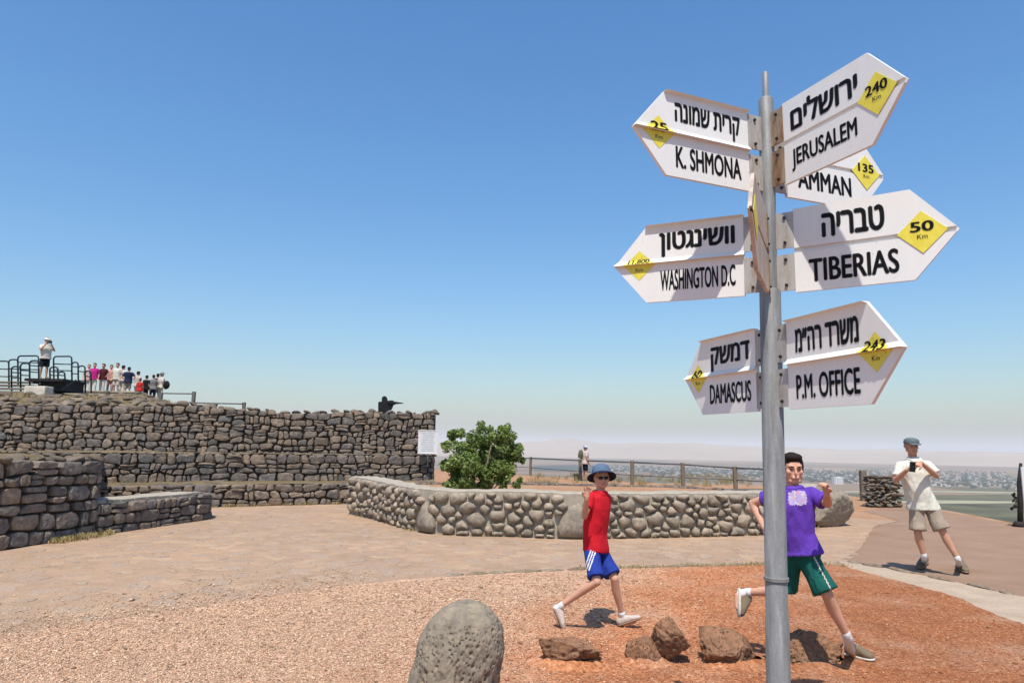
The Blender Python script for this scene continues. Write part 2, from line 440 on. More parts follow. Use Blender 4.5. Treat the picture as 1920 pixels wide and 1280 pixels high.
# valley floor and what lies on it
ZV = -150.0
pl = []
for k in range(96):
    a = 2*math.pi*k/96
    pl.append(V2((32000*math.cos(a), 32000*math.sin(a))))
sheet('valley_plain', pl, ZV, M['valley'])
def field(name, pxs, z, mat):
    return sheet(name, densify([V2(G(*p, z)) for p in pxs] + [V2(G(*pxs[0], z))], 60, 12, 2)[:-1], z, mat)
field('green_field', [(1580, 931), (1700, 928), (1930, 926), (2100, 930), (2100, 985), (1860, 985), (1700, 972), (1580, 950)], ZV+.5, M['green_field'])
field('stubble_field', [(1660, 939), (1760, 937), (1900, 939), (1905, 943), (1780, 943), (1660, 943)], ZV+1.0, M['pale_field'])
field('stubble_field', [(1500, 921), (1700, 919), (1960, 922), (1960, 925), (1700, 922), (1500, 923)], ZV+1.0, M['pale_field'])
field('dark_orchard_belt', [(1430, 854), (1560, 852), (1700, 855), (1960, 858), (2000, 866), (1800, 864), (1640, 861), (1480, 859)], ZV+.5, M['forest'])
field('dark_orchard_belt', [(1000, 872), (1090, 871), (1180, 876), (1420, 882), (1420, 888), (1230, 884), (1090, 884), (1000, 882)], ZV+.5, M['forest'])
# hills at the far side
def hills():
    nb, nr = 160, 14
    v, f = [], []
    for i in range(nb):
        a = R(-55 + 125*i/(nb-1))
        px = 960 + F_PX*math.tan(max(-1.2, min(1.2, a)))
        hz = 3.5 + 9*math.exp(-((px-1062)/45)**2) + 3*math.exp(-((px-1010)/170)**2) + 5*math.exp(-((px-1260)/130)**2) + 3.5*MN.noise(Vector((px/90, 3, 1))) + 1.6*MN.noise(Vector((px/28, 7, 1)))
        if px > 1500: hz -= min(3.5, (px-1500)*.012)
        hmax = 150 + CAM_H + max(1.0, hz)/F_PX*12300
        for j in range(nr):
            q = j/(nr-1)
            d = 9600 + 5400*q
            h = hmax*math.sin(min(1, q/.5)*math.pi/2)**1.6 if q < .5 else hmax*(1-.5*(q-.5))
            h *= 1 + .12*MN.noise(Vector((a*30, q*5, 2)))*(1 if q < .45 else .2)
            v.append((d*math.sin(a), d*math.cos(a), ZV-2+h))
    for i in range(nb-1):
        for j in range(nr-1):
            f.append((i*nr+j, i*nr+j+1, (i+1)*nr+j+1, (i+1)*nr+j))
    tag(link('hills', mesh('hills', v, f), M['hills'], smooth=True), kind='structure')
hills()
# the far town: blocks and treetops that read as one mass
def far_town():
    M['town'] = simple('far_plaster', (.52, .47, .42), .9, 0, .25, .01, spec=.1)
    M['town_tree'] = simple('far_trees', (.035, .050, .032), 1, 0, .35, .02, spec=0)
    mb, tb = MB(), MB()
    r = random.Random(5)
    ico = bmesh.new(); bmesh.ops.create_icosphere(ico, subdivisions=1, radius=1)
    iv = [v.co.copy() for v in ico.verts]; fi = [tuple(v.index for v in f.verts) for f in ico.faces]; ico.free()
    def spot():
        while True:
            px = r.uniform(1130, 1990)
            t_ = (px-1130)/790
            lo = 871 + 13*t_; hi = 888 + 32*t_
            py = r.triangular(lo, hi, lo + (hi-lo)*.55)
            if MN.noise(Vector((px/40, py/9, 3))) > -.25: return G(px, py, ZV)
    for _ in range(1500):
        p = spot(); s = r.uniform(7, 13); h = r.choice([4, 6, 7, 9, 12])
        rot = Matrix.Rotation(r.uniform(0, 1.57), 3, 'Z')
        mb.box((p.x, p.y, ZV+h/2), (s, s*r.uniform(.7, 1.6), h), rot)
    for _ in range(3400):
        p = spot(); s = r.uniform(4, 9)
        tb.add([Vector((p.x + v.x*s*1.2, p.y + v.y*s, ZV + s*.7 + v.z*s*r.uniform(.6, .9))) for v in iv], fi)
    tag(mb.build('far_town', M['town']), 'distant pale town spread across the valley floor', 'town', None, 'stuff')
    tag(tb.build('far_town_trees', M['town_tree']), 'dark treetops among the distant town houses', 'trees', None, 'stuff')
    # one tall pale building stands out
    b = empty('tower_block', G(1571, 907, ZV)); c = b.location
    t = MB(); t.box((c.x, c.y, ZV+15), (40, 26, 30)); t.box((c.x+4, c.y, ZV+31.5), (14, 12, 3)); w = t.build('wall', M['white'], b)
    for k in range(5):
        for q in range(3):
            wmb = MB(); wmb.box((c.x-16+k*8, c.y-13.3, ZV+7+q*9), (3.4, .6, 4)); wmb.build('window', M['dark_glass'], b)
    tag(b, 'tall white building standing out in the distant town', 'building')
M['white'] = simple('white_paint', (.80, .79, .77), .6, 0, .05)
M['dark_glass'] = simple('dark_window_glass', (.05, .06, .07), .2)
far_town()

# haze: one closed box of even, pale air round everything below the sky
hz = MB(); hz.box((0, 0, 58), (72000, 72000, 420))
ho = hz.build('haze', None)
hm = bpy.data.materials.new('haze'); hm.use_nodes = True
hm.node_tree.nodes.remove(hm.node_tree.nodes['Principled BSDF'])
pv = hm.node_tree.nodes.new('ShaderNodeVolumePrincipled')
pv.inputs['Color'].default_value = (.90, .90, .91, 1)
pv.inputs['Density'].default_value = 8.5e-5
pv.inputs['Anisotropy'].default_value = 0.0
hm.node_tree.links.new(pv.outputs[0], hm.node_tree.nodes['Material Output'].inputs['Volume'])
ho.data.materials.append(hm)
tag(ho, 'pale summer haze over the valley', 'haze', None, 'stuff')
# ================================================================== STONE WALLS
class Path:
    def __init__(s, pts, flip=False):
        s.p = [Vector((p[0], p[1])) for p in pts]; s.flip = flip
        s.c = [0.0]
        for a, b in zip(s.p[:-1], s.p[1:]): s.c.append(s.c[-1] + (b-a).length)
        s.L = s.c[-1]
    def at(s, t):
        t_ = max(0.0, min(s.L, t)); i = 0
        while i < len(s.p)-2 and s.c[i+1] < t_: i += 1
        seg = max(1e-6, s.c[i+1]-s.c[i]); k = (t_-s.c[i])/seg
        d = (s.p[i+1]-s.p[i]).normalized()
        p = s.p[i].lerp(s.p[i+1], k) + d*(t-t_)
        n = Vector((d.y, -d.x))
        if s.flip: n = -n
        return p, d, n
    def w(s, t, z, dep):                 # dep > 0 goes into the wall, away from the viewer
        p, d, n = s.at(t)
        return Vector((p.x - n.x*dep, p.y - n.y*dep, z))
def clip(poly, a, b):                     # keep the side of the bisector nearer to a
    m = (a+b)/2; d = b-a; out = []
    for i in range(len(poly)):
        p, q = poly[i], poly[(i+1) % len(poly)]
        fp, fq = (p-m).dot(d), (q-m).dot(d)
        if fp <= 0: out.append(p)
        if (fp < 0) != (fq < 0) and fp != fq: out.append(p + (q-p)*(fp/(fp-fq)))
    return out
def cells(L, H, sw, sh, seed, jit=.36, big=.0, squish=1.0):
    """seeds laid in uneven courses, then Voronoi cells clipped to the wall face"""
    r = random.Random(seed); S = []; asp = sw/sh*squish
    rows = max(1, round(H/sh)); 
    for j in range(rows):
        x = -r.random()*sw
        while x < L + sw*.3:
            wdt = sw*(r.uniform(.45, 1.1) if r.random() < .55 else r.uniform(1.0, 1.8))
            S.append(Vector((x + wdt/2, ((j+.5)/rows*H + r.uniform(-jit, jit)*sh)*asp)))
            x += wdt
    out = []
    for i, a in enumerate(S):
        rr = sw*2.4
        poly = [Vector((max(0, a.x-rr), max(0, a.y-rr))), Vector((min(L, a.x+rr), max(0, a.y-rr))), Vector((min(L, a.x+rr), min(H*asp, a.y+rr))), Vector((max(0, a.x-rr), min(H*asp, a.y+rr)))]
        if poly[1].x - poly[0].x < .02 or poly[2].y-poly[1].y < .02: continue
        for b in S:
            if b is not a and (b-a).length < rr*2:
                poly = clip(poly, a, b)
                if len(poly) < 3: break
        if len(poly) >= 3:
            out.append([Vector((p.x, p.y/asp)) for p in poly])
    return out
def courses(L, H, sw, sh, seed, jit=.2, split=.25):
    """rough masonry courses: uneven beds, ragged joints, now and then two thin stones for one"""
    r = random.Random(seed); rows = max(1, round(H/sh)); hs = [r.uniform(.7, 1.35) for _ in range(rows)]
    T = sum(hs); zs = [0.0]
    for h in hs: zs.append(zs[-1] + h/T*H)
    o1 = r.uniform(0, 90)
    def bed(j, x):
        if j == 0: return 0.0
        if j == rows: return H
        return zs[j] + jit*sh*(MN.noise(Vector((x/sw*.9, j*7.3, o1))) + .6*MN.noise(Vector((x/sw*2.3, j*3.1, o1+9))))
    out = []
    for j in range(rows):
        x = -r.random()*sw*.5; tl = r.uniform(-.12, .12)*sh
        while x < L:
            w_ = sw*(r.uniform(.5, .95) if r.random() < .45 else r.uniform(.95, 1.6)); x2 = x + w_
            tr = r.uniform(-.3, .3)*sh
            a, b = max(0, x), min(L, x2)
            if b - a > .06:
                xm = (a+b)/2 + r.uniform(-.15, .15)*w_
                q = [Vector((max(0, a-tl*.5), bed(j, a))), Vector((xm, bed(j, xm) + r.uniform(-.04, .04)*sh)), Vector((min(L, b-tr*.5), bed(j, b))), Vector((min(L, b+tr*.5), bed(j+1, b))), Vector((xm+.1*w_, bed(j+1, xm) + r.uniform(-.05, .05)*sh)), Vector((max(0, a+tl*.5), bed(j+1, a)))]
                if r.random() < split and w_ > sw*.7:
                    k = r.uniform(.35, .65)
                    ml = q[0].lerp(q[5], k + r.uniform(-.1, .1)); mr = q[2].lerp(q[3], k + r.uniform(-.1, .1)); mm = q[1].lerp(q[4], k)
                    out.append([q[0], q[1], q[2], mr, mm, ml]); out.append([ml, mm, mr, q[3], q[4], q[5]])
                elif r.random() < split*.5:
                    k = r.uniform(.4, .6); lo = q[0].lerp(q[2], k); hi = q[5].lerp(q[3], k + r.uniform(-.15, .15))
                    out.append([q[0], lo, hi, q[5]]); out.append([lo, q[2], q[3], hi])
                else: out.append(q)
            x = x2; tl = tr
    return out
def pcells(L, H, seed):
    """cells of very unequal stones: dart throwing with a random size for each"""
    r = random.Random(seed); S = []
    asp = 1.35
    for _ in range(9000):
        p = Vector((r.uniform(0, L), r.uniform(.02, H-.02)*asp)); q = r.choice([.07, .085, .10, .115, .13])
        if all((p-b).length > (q+b2)*.98 for b, b2 in S): S.append((p, q))
    out = []
    for a, qa in S:
        poly = [Vector((max(0, a.x-.5), max(0, a.y-.5))), Vector((min(L, a.x+.5), max(0, a.y-.5))), Vector((min(L, a.x+.5), min(H*asp, a.y+.5))), Vector((max(0, a.x-.5), min(H*asp, a.y+.5)))]
        for b, qb in S:
            if b is a or (b-a).length > .9: continue
            k = qa/(qa+qb)*2                # shift the border towards the smaller stone
            poly = clip(poly, a + (b-a)*(k-1)*.8, b + (b-a)*(k-1)*.8)
            if len(poly) < 3: break
        if len(poly) >= 3: out.append([Vector((p.x, p.y/asp)) for p in poly])
    return out
def resample(poly, n):
    per = [0.0]
    for i in range(len(poly)): per.append(per[-1] + (poly[(i+1) % len(poly)]-poly[i]).length)
    T = per[-1]; out = []; i = 0
    for k in range(n):
        t = T*k/n
        while per[i+1] < t: i += 1
        out.append(poly[i].lerp(poly[(i+1) % len(poly)], (t-per[i])/max(1e-9, per[i+1]-per[i])))
    return out
def stone_face(parent, path, poly, r, z0, gap, bulge, proud, mat, nv=9, roundness=.5, zfun=None, name='stone', rough_=.12, flat=True):
    c = sum(poly, Vector((0, 0)))/len(poly)
    area = 0
    for i in range(len(poly)): a, b = poly[i], poly[(i+1) % len(poly)]; area += (a.x*b.y-b.x*a.y)/2
    if abs(area) < .004: return None
    rad = math.sqrt(abs(area)/math.pi)
    pts = resample(poly, nv*2)
    ring = []
    for k in range(nv):                   # corners eased, edges kept uneven
        p = (pts[(2*k-1) % (2*nv)] + pts[2*k]*2 + pts[(2*k+1) % (2*nv)])/4
        d = p-c; L_ = max(1e-5, d.length)
        tgt = L_*(1-roundness*.35) + rad*roundness*.35 if L_ > rad else L_
        d = d*((tgt-gap)/L_)*r.uniform(1-rough_, 1+rough_*.3)
        ring.append(d)
    pr = proud*r.uniform(.2, 1.0); tx, ty = r.uniform(-.25, .25), r.uniform(-.2, .2)
    levels = [(1.0, .10), (1.0, -.25*bulge), (.90, -.85*bulge), (.5, -1.0*bulge)] if flat else [(1.0, .10), (1.02, -.1*bulge), (.86, -.62*bulge), (.5, -.95*bulge)]
    zoff = zfun(c.x) if zfun else 0
    V = []
    for sc_, dp in levels:
        for d in ring:
            q = d*sc_*(1 + (r.uniform(-.05, .05) if sc_ < 1 else 0))
            dep = dp - pr + (q.x*tx + q.y*ty)*.5 + r.uniform(-.1, .1)*bulge*(sc_ < 1)
            V.append(path.w(c.x+q.x, z0+c.y+q.y+zoff, dep if dp < .05 else dp))
    V.append(path.w(c.x + ring[0].x*.1, z0+c.y+zoff, -bulge-pr))
    Fc = []
    for l in range(len(levels)-1):
        for k in range(nv):
            k2 = (k+1) % nv
            Fc.append((l*nv+k, l*nv+k2, (l+1)*nv+k2, (l+1)*nv+k))
    l = len(levels)-1
    for k in range(nv): Fc.append((l*nv+k, l*nv+(k+1) % nv, len(V)-1))
    o = V[-1].copy()
    me = mesh(name, [v-o for v in V], Fc)
    return link(name, me, mat, parent, o, smooth=not flat)
def core(parent, path, z0, z1, dep0, dep1, mat, zfun=None, name='core', step=.3, bump=.0, top_jit=0.0):
    n = max(2, int(path.L/step)); mb = MB(); r = random.Random(3)
    for i in range(n+1):
        s_ = path.L*i/n; zz = z1 + (zfun(s_) if zfun else 0) + r.uniform(-top_jit, top_jit)
        for dp, z in ((dep0, z0), (dep0, zz-.02), (dep0+.03, zz), (dep1, zz + r.uniform(-top_jit, top_jit)), (dep1, z0)):
            mb.v.append(path.w(s_, z, dp + (r.uniform(-bump, bump) if dp == dep0 else 0)))
    for i in range(n):
        for k in range(5):
            k2 = (k+1) % 5
            mb.f.append((i*5+k, i*5+k2, (i+1)*5+k2, (i+1)*5+k))
    mb.f.append((0, 1, 2, 3, 4)); mb.f.append(tuple(n*5+k for k in reversed(range(5))))
    bm = bmesh.new(); me = mesh(name, mb.v, mb.f); bm.from_mesh(me); bmesh.ops.recalc_face_normals(bm, faces=bm.faces); bm.to_mesh(me); bm.free()
    return link(name, me, mat, parent)
def ico_rock(sub, seed, amp=.25, freq=1.2, facet=.0, pit=0.0, pitf=9.0, flat=1.0, cuts=5, rid=0.0):
    """a boulder mesh of unit size: noise-swollen, chipped by a few flat cuts, pitted"""
    bm = bmesh.new(); bmesh.ops.create_icosphere(bm, subdivisions=sub, radius=1)
    r = random.Random(seed); off = Vector((r.uniform(-50, 50),)*3)
    planes = [(Vector((r.gauss(0, 1), r.gauss(0, 1), r.gauss(0, 1))).normalized(), r.uniform(.62, .9) - (.12 if rid > .9 else 0)) for _ in range(cuts + (4 if rid > .9 else 0))]
    for v in bm.verts:
        p = v.co.normalized()
        h = 1 + amp*MN.fractal(p*freq+off, 1.0, 2.0, 4)
        q = p*h
        for nrm, d in planes:
            e = q.dot(nrm)-d
            if e > 0: q = q - nrm*e*(.9 if facet else .7)
        if pit:
            w_ = MN.voronoi(q*pitf+off)[0][0]
            if w_ < .33: q = q*(1 - pit*(.33-w_)*3*max(0, MN.noise(q*3+off)+.45))
        q = q*(1 + .02*MN.noise(q*14+off) + rid*(abs(MN.noise(q*4.5+off))*-.20 + abs(MN.noise(q*10+off))*-.10))
        v.co = Vector((q.x, q.y, q.z*flat))
    me = bpy.data.meshes.new('boulder'); bm.to_mesh(me); bm.free()
    return me
ROCKS = [ico_rock(2, 40+i, .28, 1.3, 1, 0, 9, .8, 6) for i in range(8)]
for m_ in ROCKS: m_.polygons.foreach_set('use_smooth', [True]*len(m_.polygons))
def small_rock(name, parent, loc, size, mat, r, flat=1.0):
    me = ROCKS[r.randrange(8)]
    if me.materials and me.materials[0] != mat: me = bpy.data.meshes.get(me.name + mat.name) or me.copy(); 
    if not me.materials or me.materials[0] != mat:
        me.name = me.name.split('_')[0] + mat.name; me.materials.clear(); me.materials.append(mat)
    o = bpy.data.objects.new(name, me); COL.objects.link(o)
    o.rotation_euler = (r.uniform(-.4, .4), r.uniform(-.4, .4), r.uniform(0, 6.28))
    o.scale = (size*r.uniform(.8, 1.25), size*r.uniform(.7, 1.1), size*flat*r.uniform(.6, .95))
    acc = Vector((0, 0, 0))
    if parent is not None:
        o.parent = parent; acc = Vector(parent.location)
    o.location = Vector(loc) - acc
    return o

def stone_wall(name, label, path, z0, z1, sw, sh, mat, seed, thick=.7, gap=.007, bulge=.05, proud=.05, jm='joint', cap=None, zfun=None, jit=.3, capsize=.13, capn=1.0, roundness=.12, mats2=None, nv=10, topmat=None):
    p0 = path.w(path.L/2, z0, 0)
    root = empty(name, p0); tag(root, label, 'stone wall')
    core(root, path, z0-.05, z1-.03, .045, thick, M[jm], zfun, 'earth_core' if jm == 'joint' else 'mortar_core', bump=.01, top_jit=.02)
    r = random.Random(seed)
    for poly in courses(path.L, z1-z0, sw, sh, seed, jit):
        m_ = M[mat]
        if mats2 and r.random() < mats2[1]: m_ = M[mats2[0]]
        stone_face(root, path, poly, r, z0, gap, bulge, proud, m_, nv, roundness, zfun)
    if cap:
        x = 0
        while x < path.L:
            s_ = capsize*r.uniform(.6, 1.4); x += s_*1.5/capn*r.uniform(.8, 1.6)
            dp = r.uniform(.0, .35)
            p = path.w(min(x, path.L), z1 + (zfun(x) if zfun else 0) + s_*.15, dp)
            small_rock('cap_stone', root, p, s_, M[cap], r, .65)
    return root

# --- terraces on the left (three levels of basalt walls) ---
def Y(px, d): return ((px-960)/F_PX*d*1.0, d)
W3 = Path([(-22, 21.2), (-15.8, 21.7), (-9.0, 22.4), (-2.42, 23.0)])
W2 = Path([(-12.6, 16.6), (-10.2, 17.8), (-6.9, 19.6), (-4.3, 20.8), (-2.25, 21.6)])
W1 = Path([(-10.8, 15.8), (-9.3, 16.4), (-6.7, 17.7), (-4.5, 18.9), (-2.0, 19.7)])
zf3 = lambda s_: .16*MN.noise(Vector((s_*.35, 1.7, 0))) + .09*MN.noise(Vector((s_*1.3, 4, 0))) 
W3A = Path([W3.w(s_, 0, 0) for s_ in (4.6, 6.22, 9.6, 12.62)])
W3B = Path([W3.w(s_, 0, -.10) for s_ in (12.55, 13.06, 16.0, W3.L)])
zfA = lambda s_: zf3(s_+4.6)
zfB = lambda s_: zf3(s_+12.55) - .02
stone_wall('upper_terrace_wall', 'highest basalt wall, its left stretch below the viewing platform and visitors', W3A, 1.18, 2.60, .31, .20, 'basalt_brown', 21, 1.2, .009, .06, .07, cap='cap', zfun=zfA, jit=.55, mats2=('basalt', .5), capsize=.17, capn=1.3)
stone_wall('upper_terrace_wall', 'highest basalt wall, its right stretch below the soldier silhouette', W3B, 1.18, 2.58, .30, .20, 'basalt_brown', 61, 1.2, .009, .06, .08, cap='cap', zfun=zfB, jit=.55, mats2=('basalt', .4), capsize=.13, capn=1.0)
stone_wall('middle_terrace_wall', 'middle basalt wall, one step below the highest ragged one', W2, .46, 1.22, .32, .19, 'basalt', 22, 1.3, .008, .05, .06, jit=.45, mats2=('basalt_brown', .35), cap='cap', capsize=.07, capn=.8)
stone_wall('lower_terrace_wall', 'lowest long basalt bench wall along the back of the paving', W1, -.02, .52, .31, .18, 'basalt_brown', 23, 1.1, .008, .05, .05, jit=.42, mats2=('basalt', .5))
D1 = V2(G(168, 1004)); D2 = V2(G(386, 973)); D0 = V2(G(0, 1030)); D0 = D0 + (D0-D1)*.9
W0 = Path([D0, D1, D1 + Vector((-.35, .55)), D1 + Vector((-1.3, 1.2))])
zf0 = lambda s_: .05*MN.noise(Vector((s_*.9, 2, 0)))
stone_wall('near_terrace_wall', 'tall basalt wall of big squared blocks at the left edge', W0, -.02, 1.22, .33, .215, 'basalt', 24, 1.4, .006, .05, .05, jit=.16, cap='cap', capsize=.12, capn=1.1, zfun=zf0, roundness=.05, mats2=('basalt_brown', .12))
WB = Path([D1 + Vector((.02, .06)), D2, D2 + Vector((-.12, .38)), D2 + Vector((-.4, .62))])
stone_wall('low_bench_wall', 'knee-high basalt wall ending free in front of the terraces', WB, -.02, .50, .31, .18, 'basalt', 25, .62, .006, .045, .04, jit=.18, roundness=.05)
# slabs on the bench top, pale colour painted in for sunlight on it
mb = MB()
for k in range(9):
    t = .1 + k*.3
    c = WB.w(t, .50, .30); p, d, n = WB.at(t)
    mb = MB(); mb.box(c + Vector((0, 0, .018)), (.28+rng.uniform(-.02, .03), .56, .05), Matrix.Rotation(math.atan2(d.y, d.x)+rng.uniform(-.05, .05), 3, 'Z') @ Matrix.Rotation(rng.uniform(-.03, .03), 3, 'X'))
    o = mb.build('coping_slab', M['mortar'], bpy.data.objects['low_bench_wall'])
# earth filling behind the walls, rising to the mound with the viewing platform
def mleft(x, y):
    q = max(0.0, min(1.0, (-x/y - .415)/.10)); return q*q*(3-2*q)
def mrise(b): return .50*(1-math.exp(-b/2.0)) + .047*b
def mound():
    nx, ny = 90, 60; v, f = [], []
    W = W3.p
    for j in range(ny):
        for i in range(nx):
            s_ = (W3.L-.12)*i/(nx-1)
            q = j/(ny-1)
            p, d, n = W3.at(max(0, min(W3.L-.15, s_)))
            base = Vector((p.x, p.y)) + (Vector((d.x, d.y))*(s_ if s_ < 0 else 0))
            back = .35 + 26*q**1.3
            pos = base - Vector((n.x, n.y))*back
            left = mleft(pos.x, pos.y)
            rise = mrise(back)*left
            drop = -(back-2.0)*.32*(1-left) if back > 2 else 0
            z = 2.50 + zf3(s_) + rise + drop + .07*MN.fractal(Vector((pos.x*.9, pos.y*.9, 2)), 1, 2, 4)
            if left > .5: z = min(z, 3.86)
            v.append((pos.x, pos.y, z))
    for j in range(ny-1):
        for i in range(nx-1): f.append((j*nx+i, j*nx+i+1, (j+1)*nx+i+1, (j+1)*nx+i))
    tag(link('rubble_mound', mesh('rubble_mound', v, f), M['slope'], smooth=True), kind='structure')
    # filled terraces between the walls
    def fill(a, b, z, nm, da=.3, db=.0):
        n = 30; v, f = [], []
        for i in range(n+1):
            v.append(a.w(a.L*i/n, z + rng.uniform(-.02, .02), da)); v.append(b.w(b.L*i/n, z + rng.uniform(-.01, .03), db))
        for i in range(n): f.append((2*i, 2*i+2, 2*i+3, 2*i+1))
        tag(link(nm, mesh(nm, v, f), M['slope'], smooth=True), kind='structure')
    fill(W2, Path([(-14, 21.9), (-9.0, 22.5), (-2.42, 23.1)]), 1.215, 'terrace_floor', .02, -.0)
    fill(W1, W2, .505, 'terrace_floor', .02, -.0)
    A = Path([D0 + Vector((-.1, 0)), D1]); B = Path([(-24, 21.2), (-12.4, 22.2)])
    fill(A, B, 1.19, 'terrace_floor', .1, 0)
mound()
# loose rubble along the crest of the mound
r = random.Random(77)
for k in range(150):
    s_ = r.uniform(4, 14); back = abs(r.gauss(0, 2.2)) + .2
    p, d, n = W3.at(s_)
    left = mleft(p.x-n.x*back, p.y-n.y*back)
    z = 2.50 + zf3(s_) + mrise(back)*left
    o = small_rock('rubble_stone', bpy.data.objects['rubble_mound'], (p.x-n.x*back, p.y-n.y*back, z+.02), r.uniform(.08, .24), M['cap'], r, .7)

# --- round planter wall of cobbles in pale mortar ---
pw_px = [(655, 962), (700, 972), (745, 985), (800, 998), (870, 1003), (960, 1005), (1060, 1009), (1160, 1008), (1270, 1006), (1380, 1003), (1450, 1001), (1500, 998), (1530, 985), (1535, 970)]
pw = catmull([G(*p) for p in pw_px], 5)
PW = Path(pw)
def planter():
    root = empty('planter_wall', PW.w(PW.L/2, 0, 0))
    tag(root, 'curved waist-high planter wall of rounded grey cobbles set in pale mortar', 'planter wall')
    H = .77
    zf = lambda s_: .02*MN.noise(Vector((s_*.8, 5, 0))) + (.0 if s_ > 3 else .05*(3-s_)/3)
    core(root, PW, -.03, H, .0, .42, M['mortar'], zf, 'mortar_core', .12, .008, .008)
    r = random.Random(31)
    bigs = [G(797, 998), G(1078, 1009), G(1570, 990)]
    sB = []
    for b in bigs:
        sB.append(min((i*PW.L/400 for i in range(401)), key=lambda s_: (PW.w(s_, 0, 0)-b).length))
    for poly in pcells(PW.L, H-.03, 34):
        c = sum(poly, Vector((0, 0)))/len(poly)
        if any(abs(c.x-s_) < (.36 if k != 1 else .44)*max(.12, 1-c.y/.72) for k, s_ in enumerate(sB)): continue
        stone_face(root, PW, poly, r, .0, .009, .085, .03, M['cobble'], 12, .8, zf, 'cobble', .17, False)
    for k, s_ in enumerate(sB[:2]):       # upright pointed boulders built into the wall
        wd, ht = ((.26, .56), (.34, .60))[k]
        poly = [Vector((s_+x*wd, max(.02, z*ht))) for x, z in ((-1, 0), (-.98, .3), (-.62, .62), (-.3, .92), (.1, 1.0), (.5, .82), (.85, .5), (1.02, .2), (1, 0))]
        stone_face(root, PW, poly, r, 0, .0, .10, .05, M['boulder'], 14, .3, None, 'upright_boulder', .03, False)
planter()
# planter soil (red earth inside the ring)
inner = [PW.w(PW.L*i/40, 0, .36) for i in range(41)]
sheet('planter_soil', [V2(p) for p in inner] + [V2((6.4, 17.5)), V2((4.0, 19.2)), V2((0, 19.4)), V2((-3.4, 18.6))], .52, M['earth'])
mbk = MB()
bk = Path([(-3.2, 18.7), (0, 19.5), (4.0, 19.3), (6.3, 17.6)])
stone_wall('planter_back_wall', 'low brown stone edging at the back of the round planter', bk, -.05, .58, .3, .2, 'basalt_brown', 36, .4, .012, .05, .05)

# --- boulders ---
def boulder(name, label, px0, px1, pytop, pybase, depth_ratio, seed, mat, sub=5, amp=.22, freq=1.1, pit=0.0, pitf=9, cuts=5, sink=.12, cat='boulder', rot=0.0, group=None, zsquash=1):
    p = G((px0+px1)/2, pybase)
    dist = p.length
    W_ = (px1-px0)/F_PX*p.y
    pf = Vector((p.x, p.y + W_*depth_ratio*.5, 0))
    top = AT((px0+px1)/2, pytop, pf.y).z
    me = ico_rock(sub, seed, amp, freq, 1, pit, pitf, 1, cuts, 1.0 if cat == 'rock' else .4)
    xs = [v.co.x for v in me.vertices]; ys = [v.co.y for v in me.vertices]; zs = [v.co.z for v in me.vertices]
    sx = W_/(max(xs)-min(xs)); sy = W_*depth_ratio/(max(ys)-min(ys)); H = top + sink*top
    sz = H/(max(zs)-min(zs))
    cx = (max(xs)+min(xs))/2; zb = min(zs)
    rm = Matrix.Rotation(rot, 3, 'Z')
    for v in me.vertices:
        v.co = Vector(((v.co.x-cx)*sx, v.co.y*sy, (v.co.z-zb)*sz - sink*top))
    o = link(name, me, M[mat], None, pf, smooth=True)
    tag(o, label, cat, group)
    return o
# big ones round the planter
boulder('boulder', 'large dark flat-topped boulder at the right end of the planter wall', 1505, 1626, 912, 990, .9, 5, 'boulder', 5, .16, .9, 0, 9, 5)
# porous standing stone in the foreground
def menhir():
    p = G(858, 1330)
    bm = bmesh.new(); bmesh.ops.create_icosphere(bm, subdivisions=7, radius=1)
    off = Vector((3.3, 9.1, 4.4)); Hh, Wd = .625, .262
    for v in bm.verts:
        c = v.co.copy()
        z = (c.z+1)/2
        zz = math.copysign(abs(c.z)**.80, c.z); zz = (zz+1)/2
        rr = math.sqrt(max(0, 1-abs(c.z)**2.6)); a = math.atan2(c.y, c.x)
        lean = -.03 + .075*zz*zz
        wr = Wd*(1.08 - .26*max(0, zz-.30)) * rr * (1.0 + (.06 if c.x < 0 else -.04)*(1-zz))
        q = Vector((math.cos(a)*wr, math.sin(a)*wr*.85, zz*(Hh+.25)-.25))
        q += Vector((lean, 0, 0))
        u = q*4.0+off
        sc_ = 1 + .10*MN.fractal(q*2.6+off, 1, 2, 4) + .018*MN.noise(q*26+off)
        w_ = min(MN.voronoi(q*22+off)[0][0]*1.1, MN.voronoi(q*48+off)[0][0]*1.05)
        gate = max(0, .75 + 1.2*MN.noise(q*5+off) - .5*max(0, zz-.5))
        if w_ < .36: sc_ -= .13*(.40-w_)/.40*min(1, gate)
        q = Vector((q.x*sc_, q.y*sc_, q.z*(1+.02*(sc_-1))))
        v.co = q
    me = bpy.data.meshes.new('standing_stone'); bm.to_mesh(me); bm.free()
    tag(link('standing_stone', me, M['menhir'], None, (p.x, p.y, 0), smooth=True), 'rounded grey porous basalt standing stone in the near foreground', 'standing stone')
menhir()
boulder('rock', 'low brown rock alone beside the grey standing stone', 1014, 1132, 1190, 1256, .8, 12, 'redrock', 5, .26, 1.4, .12, 6, 7, .42, 'rock')
boulder('rock', 'small wedge-shaped brown rock under the tilted round one', 1178, 1250, 1186, 1250, .9, 14, 'redrock', 5, .18, 1.0, .1, 7, 8, .34, 'rock')
def tilted():
    me = ico_rock(5, 17, .2, 1.1, 1, .12, 6, 1, 6, 1.0)
    p = AT(1258, 1196, 5.55)
    for v in me.vertices:
        q = Matrix.Rotation(R(38), 3, 'Y') @ Vector((v.co.x*.215, v.co.y*.19, v.co.z*.150))
        v.co = q
    tag(link('rock', me, M['redrock'], None, p, smooth=True), 'tilted round brown rock resting on a smaller wedge', 'rock')
tilted()
